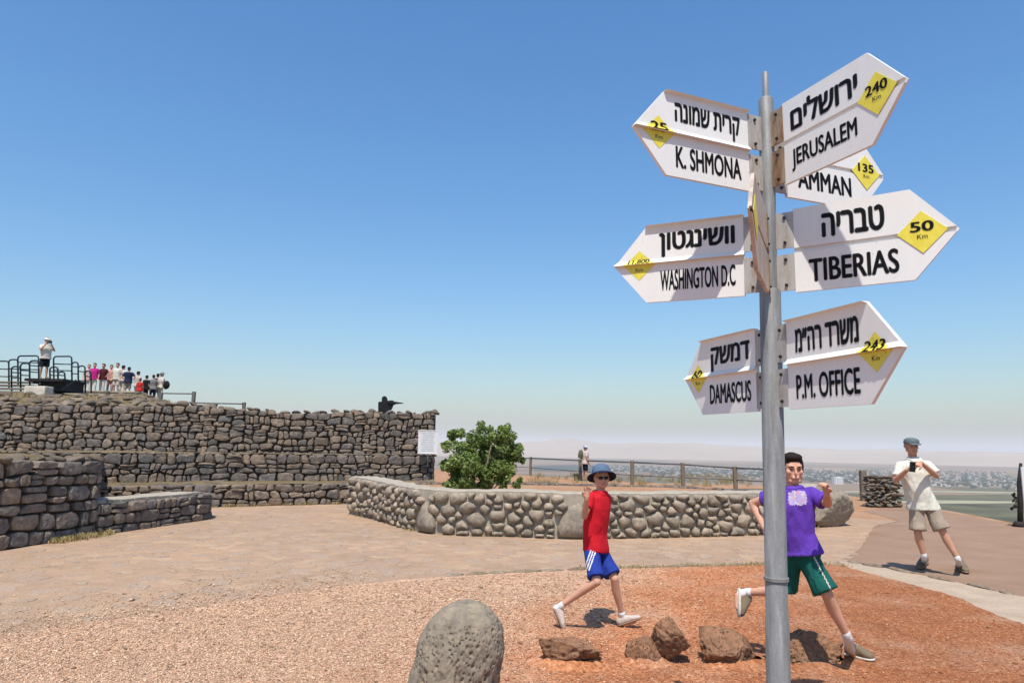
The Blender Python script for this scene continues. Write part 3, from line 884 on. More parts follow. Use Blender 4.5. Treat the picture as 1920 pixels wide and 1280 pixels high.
boulder('rock', 'squat brown rock just left of the signpost foot', 1322, 1446, 1176, 1254, .8, 23, 'redrock', 5, .2, 1.2, .1, 6, 7, .42, 'rock')
boulder('rock', 'long honeycombed brown rock between signpost and running shoe', 1450, 1606, 1182, 1256, .6, 29, 'redrock', 6, .26, 1.5, .30, 5, 5, .42, 'rock')
def soil_skirts():
    r = random.Random(44); v, f = [], []
    for px, py, w_ in [(1073, 1250, .24), (1214, 1246, .15), (1384, 1248, .25), (1528, 1250, .31), (858, 1335, .30)]:
        c = G(px, py); c = Vector((c.x, c.y + w_*.35, 0)); n = 28; k0 = len(v)
        for rr_, z in ((.75, .045), (1.0, .022), (1.3, .0035)):
            for i in range(n):
                a = 2*math.pi*i/n; q = rr_*(1 + .16*MN.noise(Vector((math.cos(a)*2, math.sin(a)*2, px))))
                v.append(Vector((c.x + math.cos(a)*w_*q*1.05, c.y + math.sin(a)*w_*q*.72, z*(1 + .6*MN.noise(Vector((a*2, rr_, px)))) if rr_ < 1.2 else .0036)))
        for l in range(2):
            for i in range(n): f.append((k0+l*n+i, k0+l*n+(i+1) % n, k0+(l+1)*n+(i+1) % n, k0+(l+1)*n+i))
    bm = bmesh.new(); me = mesh('soil', v, f); bm.from_mesh(me); bmesh.ops.recalc_face_normals(bm, faces=bm.faces)
    if sum(q.normal.z for q in bm.faces) < 0: bmesh.ops.reverse_faces(bm, faces=bm.faces)
    bm.to_mesh(me); bm.free()
    tag(link('banked_soil', me, M['gravel'], smooth=True), 'soil banked against the foot of the foreground rocks', 'soil', None, 'stuff')
soil_skirts()
# dry stone pile behind the man
def pile():
    p = G(1660, 950); root = empty('stone_pile', p)
    tag(root, 'heap of stacked brown stones behind the man in the cap', 'stone pile')
    r = random.Random(9)
    for j in range(9):
        z = .05 + j*.095; w_ = .50 - .012*j
        n = 6
        for i in range(n):
            for dy in (0, .28):
                x = -w_ + 2*w_*(i+.5)/n + r.uniform(-.04, .04)
                small_rock('stone', root, (p.x+x, p.y+dy+r.uniform(-.04, .04), z), r.uniform(.085, .135), M['cap'], r, .62)
pile()

# ================================================================== SMALL GROUND PIECES
# kerb of low stones along the gravel
KP = Path([V2(p) for p in kerb])
def kerbs():
    root = empty('gravel_kerb', KP.w(KP.L/2, 0, 0)); tag(root, None, None, None, 'structure')
    r = random.Random(4); s_ = 5.2
    while s_ < KP.L-.15:
        ln = r.uniform(.16, .42)
        p, d, n = KP.at(s_+ln/2)
        small = Vector((p.x, p.y, .0))
        me = ico_rock(2, r.randrange(999), .12, 1, 1, 0, 9, 1, 6)
        a = math.atan2(d.y, d.x)
        rot = Matrix.Rotation(a, 3, 'Z')
        for v in me.vertices: v.co = rot @ Vector((v.co.x*ln*.56, v.co.y*.055, v.co.z*.034))
        link('kerb_stone', me, M['kerb'], root, small, smooth=True)
        s_ += ln + r.uniform(.0, .05)
M['kerb'] = stone_mat('weathered_kerb', [(.20, .155, .11), (.30, .235, .17), (.25, .19, .13), (.34, .27, .2)], 14, .6, .01)
kerbs()
# irregular paving slabs
def slabs():
    M['slab'] = stone_mat('worn_flagstone', [(.425, .31, .225), (.44, .325, .235), (.41, .30, .22), (.46, .34, .245), (.43, .315, .235)], 9, .5, .012)
    st = bpy.data.objects['stone_paving']
    r = random.Random(15); proto = []
    for k in range(14):
        n = r.randrange(5, 9); bm = bmesh.new(); ring = []
        for i in range(n):
            a = 2*math.pi*(i+r.uniform(-.3, .3))/n; rr = r.uniform(.75, 1.15)
            ring.append((math.cos(a)*rr, math.sin(a)*rr*.62))
        for z, sc_ in ((-.02, 1.03), (.003, 1.0), (.0085, .95)):
            for x, y in ring: bm.verts.new((x*sc_, y*sc_, z))
        bm.verts.ensure_lookup_table()
        for l in range(2):
            for i in range(n): bm.faces.new((bm.verts[l*n+i], bm.verts[l*n+(i+1) % n], bm.verts[(l+1)*n+(i+1) % n], bm.verts[(l+1)*n+i]))
        bm.faces.new([bm.verts[2*n+i] for i in range(n)])
        me = bpy.data.meshes.new('flagstone'); bm.to_mesh(me); bm.free(); me.materials.append(M['slab']); proto.append(me)
    done = []
    tries = 0
    while len(done) < 270 and tries < 6000:
        tries += 1
        px, py = r.uniform(-20, 1600), 950 + 240*r.random()**1.2
        kx = [q for q in kerb_px]
        for (xa, ya), (xb, yb) in zip(kx[:-1], kx[1:]):
            if xa <= px < xb: yl = ya + (yb-ya)*(px-xa)/(xb-xa); break
        else: yl = 1050
        if py > yl-9: continue
        p = G(px, py)
        if any((p-q).length < s_+sz for q, s_ in done for sz in (.17,)): continue
        if p.y < 14.8 and p.x < D0.x + (p.y-D0.y)*(D2.x-D0.x)/(D2.y-D0.y) + .45: continue
        if p.y > 16.4 and p.x < -3: continue
        if min((p-Vector((q.x, q.y, 0))).length for q in pw) < .6 or (p.y > 13.2 and p.x > -1.5): continue
        s_ = r.uniform(.10, .24)
        o = bpy.data.objects.new('flagstone', proto[r.randrange(14)]); COL.objects.link(o); o.parent = st
        o.location = (p.x, p.y, -.007+r.uniform(-.004, .003)); o.rotation_euler = (r.uniform(-.012, .012), r.uniform(-.012, .012), r.uniform(0, 6.28)); o.scale = (s_, s_, 1)
        done.append((p, s_*.95))
slabs()
# loose chips of gravel, thousands of them
def gravel():
    N = 90000
    px = nrg.uniform(-30, 1950, N*2); py = 1058 + (1320-1058)*nrg.random(N*2)**.85
    a, b = px-960, py-640
    u = a*_c + b*_s; v = -a*_s + b*_c
    rx, ry, rz = u/F_PX, _cp + _sp*v/F_PX, _sp - _cp*v/F_PX
    t = (0-CAM_H)/rz; X, Yv = rx*t, ry*t
    kx = np.array([q[0] for q in kerb_px]); ky = np.array([q[1] for q in kerb_px])
    yl = np.interp(px, kx, ky)
    sl = np.interp(px, [1592, 1640, 1710, 1790, 1850, 1920, 2050], [1064, 1077, 1096, 1118, 1145, 1170, 1210])
    yl = np.where(px > 1592, sl, yl)
    ragged = np.where(px < 700, nrg.normal(-6, 26, N*2), 3)
    red = np.clip(.62*X - .30*Yv + 2.25 + nrg.normal(0, .45, N*2), 0, 1)
    keep = (py > yl + ragged) & (nrg.random(N*2) > .72*red)
    X, Yv, red, px, py = [q[keep][:N] for q in (X, Yv, red, px, py)]
    N = len(X)
    size = (.0045 + .0085*nrg.random(N)**2.2)*(1-.25*red)*np.clip(Yv/6, .8, 1.25)
    size = np.where(nrg.random(N) < .012, size*2.0, size)
    octv = np.array([(1,0,0),(0,1,0),(-1,0,0),(0,-1,0),(0,0,.72),(0,0,-.6)], float)
    octv = octv[None] + nrg.normal(0, .22, (N, 6, 3))
    octv *= (size[:, None]*np.stack([np.ones(N), nrg.uniform(.6, 1, N), nrg.uniform(.5, .8, N)], 1))[:, None, :]
    th = nrg.uniform(0, 6.28, N); c, s = np.cos(th)[:, None], np.sin(th)[:, None]
    V = np.stack([octv[..., 0]*c - octv[..., 1]*s + X[:, None], octv[..., 0]*s + octv[..., 1]*c + Yv[:, None], octv[..., 2] + size[:, None]*.25 + .003], -1).reshape(-1, 3)
    tri = np.array([(0,1,4),(1,2,4),(2,3,4),(3,0,4),(1,0,5),(2,1,5),(3,2,5),(0,3,5)])
    Fc = (tri[None] + (np.arange(N)*6)[:, None, None]).reshape(-1, 3)
    me = bpy.data.meshes.new('gravel_chips')
    me.vertices.add(len(V)); me.vertices.foreach_set('co', V.ravel())
    me.loops.add(Fc.size); me.loops.foreach_set('vertex_index', Fc.ravel().astype(np.int32))
    me.polygons.add(len(Fc)); me.polygons.foreach_set('loop_start', np.arange(0, Fc.size, 3, dtype=np.int32))
    me.update(calc_edges=True); me.validate()
    pal = np.array([(.60,.45,.33),(.52,.37,.26),(.68,.54,.42),(.45,.30,.21),(.36,.26,.19),(.62,.42,.30),(.22,.16,.12)])
    palr = np.array([(.38,.145,.075),(.44,.19,.10),(.30,.11,.058),(.48,.25,.15),(.56,.36,.24)])
    cc = np.where((nrg.random(N) < red)[:, None], palr[nrg.integers(0, 5, N)], pal[nrg.choice(7, N, p=[.2,.15,.22,.13,.1,.13,.07])])
    cc = cc*np.where((red > .5)[:, None], np.array([1.1, .97, .84]), np.array([1.22, 1.10, .98]))
    cc = cc*nrg.uniform(.85, 1.15, N)[:, None]
    at = me.color_attributes.new('tint', 'FLOAT_COLOR', 'POINT')
    at.data.foreach_set('color', np.repeat(np.concatenate([cc, np.ones((N, 1))], 1), 6, 0).ravel())
    tm = NT('gravel_chips'); an = tm.n('Attribute', _attribute_name='tint'); tm.base(an.outputs['Color']); tm.rough(.95); tm.spec(.12)
    o = link('gravel_chips', me, tm.m); tag(o, 'loose pink and red gravel chips strewn over the bed', 'gravel', None, 'stuff')
gravel()
# dry grass at the foot of walls
def grass():
    r = random.Random(6); v, f = [], []
    def tuft(p, n, h):
        for _ in range(n):
            a = r.uniform(0, 6.28); b = p + Vector((r.gauss(0, .07), r.gauss(0, .05), 0)); hh = h*r.uniform(.4, 1.1)
            w_ = .004; side = Vector((math.cos(a), math.sin(a), 0))*w_; ln = Vector((r.gauss(0, .35), r.gauss(0, .35), 1)).normalized()*hh
            k = len(v); v.extend([b-side, b+side, b+ln*.6+side*.7+Vector((r.gauss(0, .01),)*3), b+ln]); f.extend([(k, k+1, k+2), (k, k+2, k+3)])
    for k in range(150):
        p = W0.w(r.uniform(2.2, 4.6), 0, -.10-abs(r.gauss(0, .07))); tuft(p, 16, .10)
    for k in range(60):
        p = W1.w(r.uniform(3.5, 11), 0, -.08-abs(r.gauss(0, .06))); tuft(p, 12, .10)
    for k in range(70):
        p = KP.w(r.uniform(7.0, KP.L), 0, -.03+r.gauss(0, .03)); tuft(p, 9, .05)
    for k in range(40):
        p = PW.w(r.uniform(.5, PW.L), 0, -.08); tuft(p, 8, .07)
    for k in range(110):                  # scrub beyond the planter
        q = G(r.uniform(985, 1440), r.uniform(893, 912)); tuft(q, 26, .30)
    for k in range(80):
        s_ = r.uniform(5, 14); back = r.uniform(.3, 4); p, d, n = W3.at(s_)
        left = mleft(p.x-n.x*back, p.y-n.y*back)
        z = 2.46 + zf3(s_) + mrise(back)*left
        tuft(Vector((p.x-n.x*back, p.y-n.y*back, z)), 14, .22)
    for k in range(90):
        q = G(r.uniform(1690, 1960), r.uniform(0, 1)*10 + 955); 
        e = edge_d[r.randrange(len(edge_d)-28, len(edge_d)-6)]; tuft(Vector((e.x+r.gauss(0, .15), e.y+r.gauss(0, .15), -.02)), 12, .10)
    M['straw'] = simple('dry_straw', (.34, .26, .11), .9, 0, .3, 3)
    o = link('dry_grass', mesh('dry_grass', v, f), M['straw']); tag(o, 'tufts of dry yellow grass along wall feet and kerb', 'grass', None, 'stuff')
grass()
# cracks: dark thin stones along the edge of the path strip
def cracks():
    r = random.Random(8); root = empty('broken_path_edge', G(1760, 1088)); tag(root, None, None, None, 'structure')
    SP = Path([V2(p) for p in strip_hi]); s_ = .1
    while s_ < SP.L-.3 and s_ < 6.5:
        ln = r.uniform(.14, .5)
        p, d, n = SP.at(s_+ln/2)
        me = ico_rock(2, r.randrange(999), .15, 1, 1, 0, 9, 1, 6); rot = Matrix.Rotation(math.atan2(d.y, d.x)+r.uniform(-.12, .12), 3, 'Z')
        for v in me.vertices: v.co = rot @ Vector((v.co.x*ln*.5, v.co.y*r.uniform(.05, .06), v.co.z*.03))
        link('edge_stone', me, M['kerb'], root, (p.x+r.uniform(-.03, .03), p.y+r.uniform(-.04, .04), 0.0), smooth=True)
        s_ += ln + r.uniform(.0, .18)
cracks()
# ================================================================== SIGNPOST
PX0, PY0, LX, LY = 1.2123, 3.4, .0144, -.0057
def pole_at(z): return Vector((PX0+LX*z, PY0+LY*z, z))
post = empty('signpost', (PX0, PY0, 0))
tag(post, 'tall galvanised signpost with eight white arrow boards pointing to cities', 'signpost')
def lathe_pole(name, rows, mat, n=28):
    mb = MB(); mb.tube([pole_at(z) for z, r_ in rows], [r_ for z, r_ in rows], n); return mb.build(name, mat, post, smooth=True)
def autosmooth(o, ang=35):
    me = o.data
    bm = bmesh.new(); bm.from_mesh(me)
    for e in bm.edges:
        if len(e.link_faces) == 2 and e.calc_face_angle(0) > R(ang): e.smooth = False
    for f_ in bm.faces: f_.smooth = True
    bm.to_mesh(me); bm.free()
autosmooth(lathe_pole('lower_pole', [(-.3, .0525), (0, .0525), (.775, .0525), (.78, .0495), (2.30, .0495), (2.315, .044), (2.32, .0)], M['galv']))
autosmooth(lathe_pole('upper_pole', [(2.28, .036), (3.285, .036), (3.295, .031), (3.30, .0)], M['galv']))
autosmooth(lathe_pole('pole_tip', [(3.26, .0145), (3.43, .0145), (3.435, .012), (3.437, 0)], M['galv']))
autosmooth(lathe_pole('pole_collar', [(.955, .0515), (.957, .0555), (.972, .0555), (.974, .0515)], M['galv']))

from mathutils.geometry import tessellate_polygon
def text_mesh(s, bold=.0, rtl=False):
    """flat letters; every closed outline is filled on its own so crossing strokes stay solid"""
    cu = bpy.data.curves.new('lettering', 'FONT'); cu.body = s[::-1] if rtl else s
    cu.size = 1; cu.fill_mode = 'NONE'; cu.extrude = 0.0; cu.resolution_u = 4
    ob = bpy.data.objects.new('t', cu); COL.objects.link(ob)
    dg = bpy.context.evaluated_depsgraph_get(); dg.update()
    me = bpy.data.meshes.new_from_object(ob.evaluated_get(dg))
    bpy.data.objects.remove(ob); bpy.data.curves.remove(cu)
    nb = {}
    for e in me.edges:
        i, j = e.vertices; nb.setdefault(i, []).append(j); nb.setdefault(j, []).append(i)
    seen = set(); loops = []
    for i in range(len(me.vertices)):
        if i in seen or i not in nb: continue
        lp = [i]; seen.add(i); cur = i
        while True:
            nx = [j for j in nb[cur] if j not in seen]
            if not nx: break
            cur = min(nx) if len(lp) == 1 else nx[0]; seen.add(cur); lp.append(cur)
        loops.append([me.vertices[q].co.copy() for q in lp])
    def area(l): return sum(l[k].x*l[(k+1) % len(l)].y - l[(k+1) % len(l)].x*l[k].y for k in range(len(l)))/2
    def inside(p, l):
        c = False
        for k in range(len(l)):
            p1, p2 = l[k], l[k-1]
            if (p1.y > p.y) != (p2.y > p.y) and p.x < (p2.x-p1.x)*(p.y-p1.y)/(p2.y-p1.y)+p1.x: c = not c
        return c
    loops = [l for l in loops if len(l) > 2]
    sg = math.copysign(1, area(max(loops, key=lambda l: abs(area(l)))))
    outer = [l for l in loops if area(l)*sg > 0]; holes = [l for l in loops if area(l)*sg < 0]
    V, Fc = [], []
    for o_ in outer:
        hs = [h for h in holes if all(inside(p, o_) for p in h[::3])]
        polys = [o_] + hs; tris = tessellate_polygon(polys); n0 = len(V)
        for l in polys: V += l
        Fc += [tuple(n0+q for q in t_) for t_ in tris]
    if bold:                              # heavier strokes: the letters laid over themselves, shifted a little
        V0, F0 = V, Fc; V, Fc = [], []
        for dx, dy in ((0, 0), (-1, 0), (1, 0), (0, .5), (0, -.5)):
            n0 = len(V); V += [v + Vector((dx*bold, dy*bold, 0)) for v in V0]; Fc += [tuple(n0+q for q in f_) for f_ in F0]
    bpy.data.meshes.remove(me)
    return mesh('lettering', V, Fc)
HS = .4088; A0, L1, L2 = .066, .6142, .7904
PROJ = .021
def prof_ridge(w):                        # distance the face stands out at height w
    if w > HS/2-.006: return PROJ
    if 0 <= w <= .024: return PROJ*(1-w/.024)
    return 0.0
def prof_groove(w):
    return -.010 if -.011 < w < .011 else 0.0
CUT_R = [HS/2-.006, HS/2-.0061, .024, .0002, -.0002]
CUT_G = [.0112, .0108, -.0108, -.0112]
def sign(code, th, z, tilt, right, groove, lat, heb, num, km, bracket='bracket', face='enamel', peel=False, part_label=None):
    """one arrow board. Local frame: X to the viewer's right, Y into the board, Z up"""
    u = Vector((math.cos(th), math.sin(th), 0)); k = Vector((0, 0, 1))
    e = u*math.cos(tilt) + k*math.sin(tilt); w = -u*math.sin(tilt) + k*math.cos(tilt)
    o = pole_at(z)
    sg = 1 if right else -1
    X = e*sg; nrm = w.cross(X)            # into the board
    prof = prof_groove if groove else prof_ridge; cuts = CUT_G if groove else CUT_R
    def Wd(a, b, dep): return o + X*(a*sg) + w*b + nrm*dep
    # board: front skin following the profile, 14 mm deep, arrow-shaped
    ws = sorted(set([HS/2, -HS/2, 0.0] + cuts), reverse=True)
    bm = bmesh.new(); front, back = [], []
    def tipu(b): return L1 + (L2-L1)*(1-abs(b)/(HS/2))
    for b in ws:
        d = -prof(b)
        ends = [A0+.05, tipu(b)]
        front.append([bm.verts.new(Wd(q, b, d)) for q in ends]); back.append([bm.verts.new(Wd(q, b, .016)) for q in ends])
    for i in range(len(ws)-1):
        bm.faces.new((front[i][0], front[i][1], front[i+1][1], front[i+1][0]))
        bm.faces.new((back[i][0], back[i+1][0], back[i+1][1], back[i][1]))
        for s_ in (0, 1): bm.faces.new((front[i][s_], front[i+1][s_], back[i+1][s_], back[i][s_]))
    bm.faces.new((front[0][0], back[0][0], back[0][1], front[0][1])); bm.faces.new((front[-1][0], front[-1][1], back[-1][1], back[-1][0]))
    bmesh.ops.recalc_face_normals(bm, faces=bm.faces)
    loc = Wd(A0+.05, 0, 0)
    for v in bm.verts: v.co -= loc
    me = bpy.data.meshes.new('arrow_board'); bm.to_mesh(me); bm.free()
    board = link('arrow_board', me, M[face], post, loc)
    if part_label: board['label'] = part_label
    LIFT = .0016
    def drape(name, me2, box, mat, mirror=False, lift=LIFT, sx=None, thick=.0):
        """fit a flat mesh into box = (u0, u1, w0, w1) of the board and fold it over the board's profile"""
        bm = bmesh.new(); bm.from_mesh(me2)
        xs = [v.co.x for v in bm.verts]; ys = [v.co.y for v in bm.verts]
        u0, u1, w0, w1 = box
        for v in bm.verts:
            tx = (v.co.x-min(xs))/(max(xs)-min(xs)); ty = (v.co.y-min(ys))/(max(ys)-min(ys))
            xa = u0 + (u1-u0)*tx if right else -(u1 - (u1-u0)*tx)
            v.co = Vector((xa, w0 + (w1-w0)*ty, 0))
        for c in cuts:
            if w0 < c < w1: bmesh.ops.bisect_plane(bm, geom=bm.verts[:]+bm.edges[:]+bm.faces[:], plane_co=(0, c, 0), plane_no=(0, 1, 0))
        for v in bm.verts:
            a, b = v.co.x, v.co.y
            dp = prof(b) if not (groove and thick) else 0
            v.co = o + X*a + w*b - nrm*(dp + lift + thick)
        if thick:
            gm = bmesh.ops.extrude_face_region(bm, geom=bm.faces[:])
            for v in [q for q in gm['geom'] if isinstance(q, bmesh.types.BMVert)]: v.co += nrm*(thick)
        bmesh.ops.recalc_face_normals(bm, faces=bm.faces)
        for v in bm.verts: v.co -= loc
        m2 = bpy.data.meshes.new(name); bm.to_mesh(m2); bm.free()
        return link(name, m2, mat, board, loc)
    def txt(s, box, bold, rtl=False, name='lettering', lift=LIFT):
        return drape(name, text_mesh(s, bold, rtl), box, M['ink'], lift=lift)
    if heb: txt(heb[0], heb[1], .046, True, 'hebrew_lettering')
    if lat: txt(lat[0], lat[1], .036, False, 'latin_lettering')
    if num is not None:
        cu, cw, hu, hw = .652, .004, .097, .095
        if not groove: hw = .080; hu = .085; cw = -.004
        dm = mesh('d', [(0, 1, 0), (1, 0, 0), (0, -1, 0), (-1, 0, 0)], [(0, 1, 2, 3)])
        drape('distance_diamond', dm, (cu-hu, cu+hu, cw-hw, cw+hw), M['yellow_worn' if peel else 'yellow'], lift=.0012, thick=.002 if groove else 0)
        if num == '': num = None
    if num:
        nw = {2: .046, 3: .055, 6: .058}[len(num)]
        nh = .046 if len(num) < 6 else .03
        yo = cw + .006
        lf = .0052 if groove else .0024
        m_ = text_mesh(num, .03); 
        d_ = drape('distance_number', m_, (cu-nw, cu+nw, yo-.004, yo-.004+nh), M['ink'], lift=lf) if not groove else flat_txt(num, (cu-nw, cu+nw, yo-.004, yo-.004+nh), lf, right, o, X, w, nrm, board, loc, 'distance_number')
        m_ = text_mesh('Km', .0)
        if groove: flat_txt('Km', (cu-.020, cu+.020, yo-.036, yo-.016), lf, right, o, X, w, nrm, board, loc, 'unit_lettering')
        else: drape('unit_lettering', m_, (cu-.020, cu+.020, yo-.040, yo-.020), M['ink'], lift=lf)
    # bracket plates that carry the two halves, each with two bolts, one part per plate
    for b0, b1 in ((.016, HS/2-.012), (-HS/2+.012, -.016)):
        mb = MB()
        vs_ = [Wd(q, b, d) for q in (.030, A0+.052) for b in (b0, b1) for d in (-.004, .004)]
        mb.add(vs_, [(0,1,3,2),(4,6,7,5),(0,4,5,1),(2,3,7,6),(0,2,6,4),(1,5,7,3)])
        bp = mb.build('bracket_plate', M[bracket], post)
        for b in (b0+.026, b1-.026):
            m3 = MB(); c = Wd(A0+.012, b, -.004); m3.tube([c, c - nrm*.008], .0075, 8)
            bo = m3.build('bolt', M['bolt'], bp)
    return board
def flat_txt(s, box, lift, right, o, X, w, nrm, board, loc, name):
    me = text_mesh(s, .03 if s[0].isdigit() else 0)
    xs = [v.co.x for v in me.vertices]; ys = [v.co.y for v in me.vertices]; u0, u1, w0, w1 = box
    for v in me.vertices:
        tx = (v.co.x-min(xs))/(max(xs)-min(xs)); ty = (v.co.y-min(ys))/(max(ys)-min(ys))
        xa = u0 + (u1-u0)*tx if right else -(u1 - (u1-u0)*tx)
        v.co = o + X*xa + w*(w0 + (w1-w0)*ty) - nrm*lift - loc
    return link(name, me, M['ink'], board, loc)
UP = (.168, .560, .050, .162); DN = (.170, .560, -.160, -.052)
sign('KS', R(204.3), 2.996, R(-.42), False, False, ('K. SHMONA', DN), ('קרית שמונה', (.168, .560, .030, .162)), '25', 'Km', part_label='arrow board reading K. SHMONA, pointing upper left')
sign('JE', R(-68.3), 3.008, R(.16), True, True, ('JERUSALEM', (.165, .545, -.160, -.050)), ('ירושלים', (.166, .560, .042, .168)), '240', 'Km', 'bracket_rust', part_label='arrow board reading JERUSALEM, pointing upper right')
sign('AM', R(21.4), 3.003, R(.02), True, True, ('AMMAN', (.188, .545, -.146, -.042)), ('רבת עמון', UP), '135', 'Km', part_label='arrow board reading AMMAN, half hidden behind the JERUSALEM board')
sign('WA', R(152.8), 2.497, R(.64), False, False, ('WASHINGTON D.C', (.160, .540, -.150, -.040)), ('וושינגטון', (.160, .545, .030, .162)), '11,800', 'Km', peel=True, part_label='arrow board reading WASHINGTON D.C, pointing left')
sign('TI', R(-35.6), 2.493, R(-.23), True, True, ('TIBERIAS', (.180, .558, -.164, -.052)), ('טבריה', (.244, .510, .040, .160)), '50', 'Km', part_label='arrow board reading TIBERIAS, pointing right')
sign('DA', R(106.7), 1.936, R(.31), False, False, ('DAMASCUS', (.165, .536, -.152, -.045)), ('דמשק', (.165, .520, .022, .158)), '60', 'Km', peel=True, part_label='arrow board reading DAMASCUS, pointing away to the left')
sign('PM', R(-74.0), 1.937, R(-.15), True, False, ('P.M. OFFICE', (.174, .564, -.162, -.052)), ('משרד רה״מ', (.178, .570, .047, .157)), '243', 'Km', peel=True, part_label='arrow board reading P.M. OFFICE, pointing lower right')
sign('ED', R(-114.4), 2.481, R(-.4), False, True, None, None, '', None, 'bracket_rust', 'enamel_worn', True, part_label='weathered arrow board seen almost edge-on, pointing at the viewer')
# peeled yellow diamond on the edge-on board
# ================================================================== PEOPLE
class Blob:
    """closed shapes that are fused into one continuous skin by a voxel remesh"""
    def __init__(s): s.mb = MB()
    def ell(s, c, rad, ax=None, nu=14, nv=9):
        X, Yv, Z = ax if ax else (Vector((1,0,0)), Vector((0,1,0)), Vector((0,0,1)))
        vs_, fs = [], []
        for j in range(nv+1):
            ph = math.pi*j/nv - math.pi/2
            for i in range(nu):
                a = 2*math.pi*i/nu
                vs_.append(Vector(c) + X*(math.cos(ph)*math.cos(a)*rad[0]) + Yv*(math.cos(ph)*math.sin(a)*rad[1]) + Z*(math.sin(ph)*rad[2]))
        for j in range(nv):
            for i in range(nu):
                i2 = (i+1) % nu
                if j == 0: fs.append((i, nu+i2, nu+i)) if False else fs.append((j*nu+i, j*nu+i2, (j+1)*nu+i2, (j+1)*nu+i))
                else: fs.append((j*nu+i, j*nu+i2, (j+1)*nu+i2, (j+1)*nu+i))
        s.mb.add(vs_, fs)
    def limb(s, pts, rads, flat=False):
        pts = [Vector(p) for p in pts]
        P, Rr = [], []
        d0 = (pts[1]-pts[0]).normalized(); d1 = (pts[-1]-pts[-2]).normalized()
        for q in (1.0, .8, .45): P.append(pts[0]-d0*rads[0]*q); Rr.append(rads[0]*math.sqrt(max(.02, 1-q*q)))
        for i in range(len(pts)):
            P.append(pts[i]); Rr.append(rads[i])
            if i < len(pts)-1:
                for t in (.33, .66): P.append(pts[i].lerp(pts[i+1], t)); Rr.append(rads[i]+(rads[i+1]-rads[i])*t)
        for q in (() if flat else (.45, .8, 1.0)): P.append(pts[-1]+d1*rads[-1]*q); Rr.append(rads[-1]*math.sqrt(max(.02, 1-q*q)))
        s.mb.tube(P, Rr, 12)
    def loft(s, rings, n=20):
        """rings: (centre, halfwidth vector, halfdepth vector)"""
        n0 = len(s.mb.v)
        for c, a, b in rings:
            for k in range(n):
                t = 2*math.pi*k/n
                ct, st = math.cos(t), math.sin(t)
                ct = math.copysign(abs(ct)**.85, ct); st = math.copysign(abs(st)**.85, st)
                s.mb.v.append(Vector(c) + Vector(a)*ct + Vector(b)*st)
        for i in range(len(rings)-1):
            for k in range(n):
                k2 = (k+1) % n
                s.mb.f.append((n0+i*n+k, n0+i*n+k2, n0+(i+1)*n+k2, n0+(i+1)*n+k))
        s.mb.f.append(tuple(n0+k for k in reversed(range(n)))); s.mb.f.append(tuple(n0+(len(rings)-1)*n+k for k in range(n)))
    def mesh(s, voxel, smooth=2, fold=0.0, ffreq=9.0, seed=0, stretch=(1, 1, .45)):
        me = mesh('tmp', s.mb.v, s.mb.f)
        bm = bmesh.new(); bm.from_mesh(me); bmesh.ops.recalc_face_normals(bm, faces=bm.faces); bm.to_mesh(me); bm.free()
        ob = bpy.data.objects.new('tmp', me); COL.objects.link(ob)
        m1 = ob.modifiers.new('r', 'REMESH'); m1.mode = 'VOXEL'; m1.voxel_size = voxel
        if smooth: m2 = ob.modifiers.new('s', 'SMOOTH'); m2.factor = .5; m2.iterations = smooth
        dg = bpy.context.evaluated_depsgraph_get(); dg.update()
        out = bpy.data.meshes.new_from_object(ob.evaluated_get(dg))
        bpy.data.objects.remove(ob)
        if fold:
            off = Vector((seed*3.1, seed*1.7, seed*.9))
            ns = [v.normal.copy() for v in out.vertices]
            for v, nn in zip(out.vertices, ns):
                p = Vector((v.co.x*stretch[0], v.co.y*stretch[1], v.co.z*stretch[2]))*ffreq + off
                h = (1-2*abs(MN.noise(p)))**2 * .7 * (.4 + .6*MN.noise(p*.5+off)) + MN.noise(p*2.3)*.3
                v.co += nn*(h*fold)
        return out
def fit(o): return o

M['skin'] = None
def skin_mat(name, col):
    t = NT(name); co = t.coord()
    t.base(t.ramp(t.noise(co, 14, 4, .6), [(.3, tuple(q*.9 for q in col)), (.7, tuple(min(1, q*1.08) for q in col))]))
    t.rough(.55); t.spec(.3)
    t.b.inputs['Subsurface Weight'].default_value = .12; t.b.inputs['Subsurface Radius'].default_value = (.012, .005, .003)
    t.b.inputs['Subsurface Scale'].default_value = .6
    return t.m
def cloth_mat(name, col, var=.1):
    t = NT(name); co = t.coord()
    t.base(t.ramp(t.noise(co, 11, 5, .6), [(.3, tuple(q*(1-var) for q in col)), (.7, tuple(min(1, q*(1+var)) for q in col))]))
    t.rough(.85); t.spec(.2)
    w_ = t.noise(co, 420, 2)
    mp = t.n('Mapping'); mp.inputs['Scale'].default_value = (1, 1, .5); mp.inputs['Rotation'].default_value = (.5, .6, .3); t.l(co, mp.inputs[0])
    b1 = t.bump(t.noise(mp.outputs[0], 17, 4, .55, .8), .75, .016); t.bump(w_, .15, .002, b1)
    return t.m
for nm, c in dict(skin_a=(.70, .385, .26), skin_b=(.62, .33, .215), skin_c=(.50, .265, .17)).items(): M[nm] = skin_mat(nm.replace('_a', '_fair').replace('_b', '_light').replace('_c', '_tanned'), c)
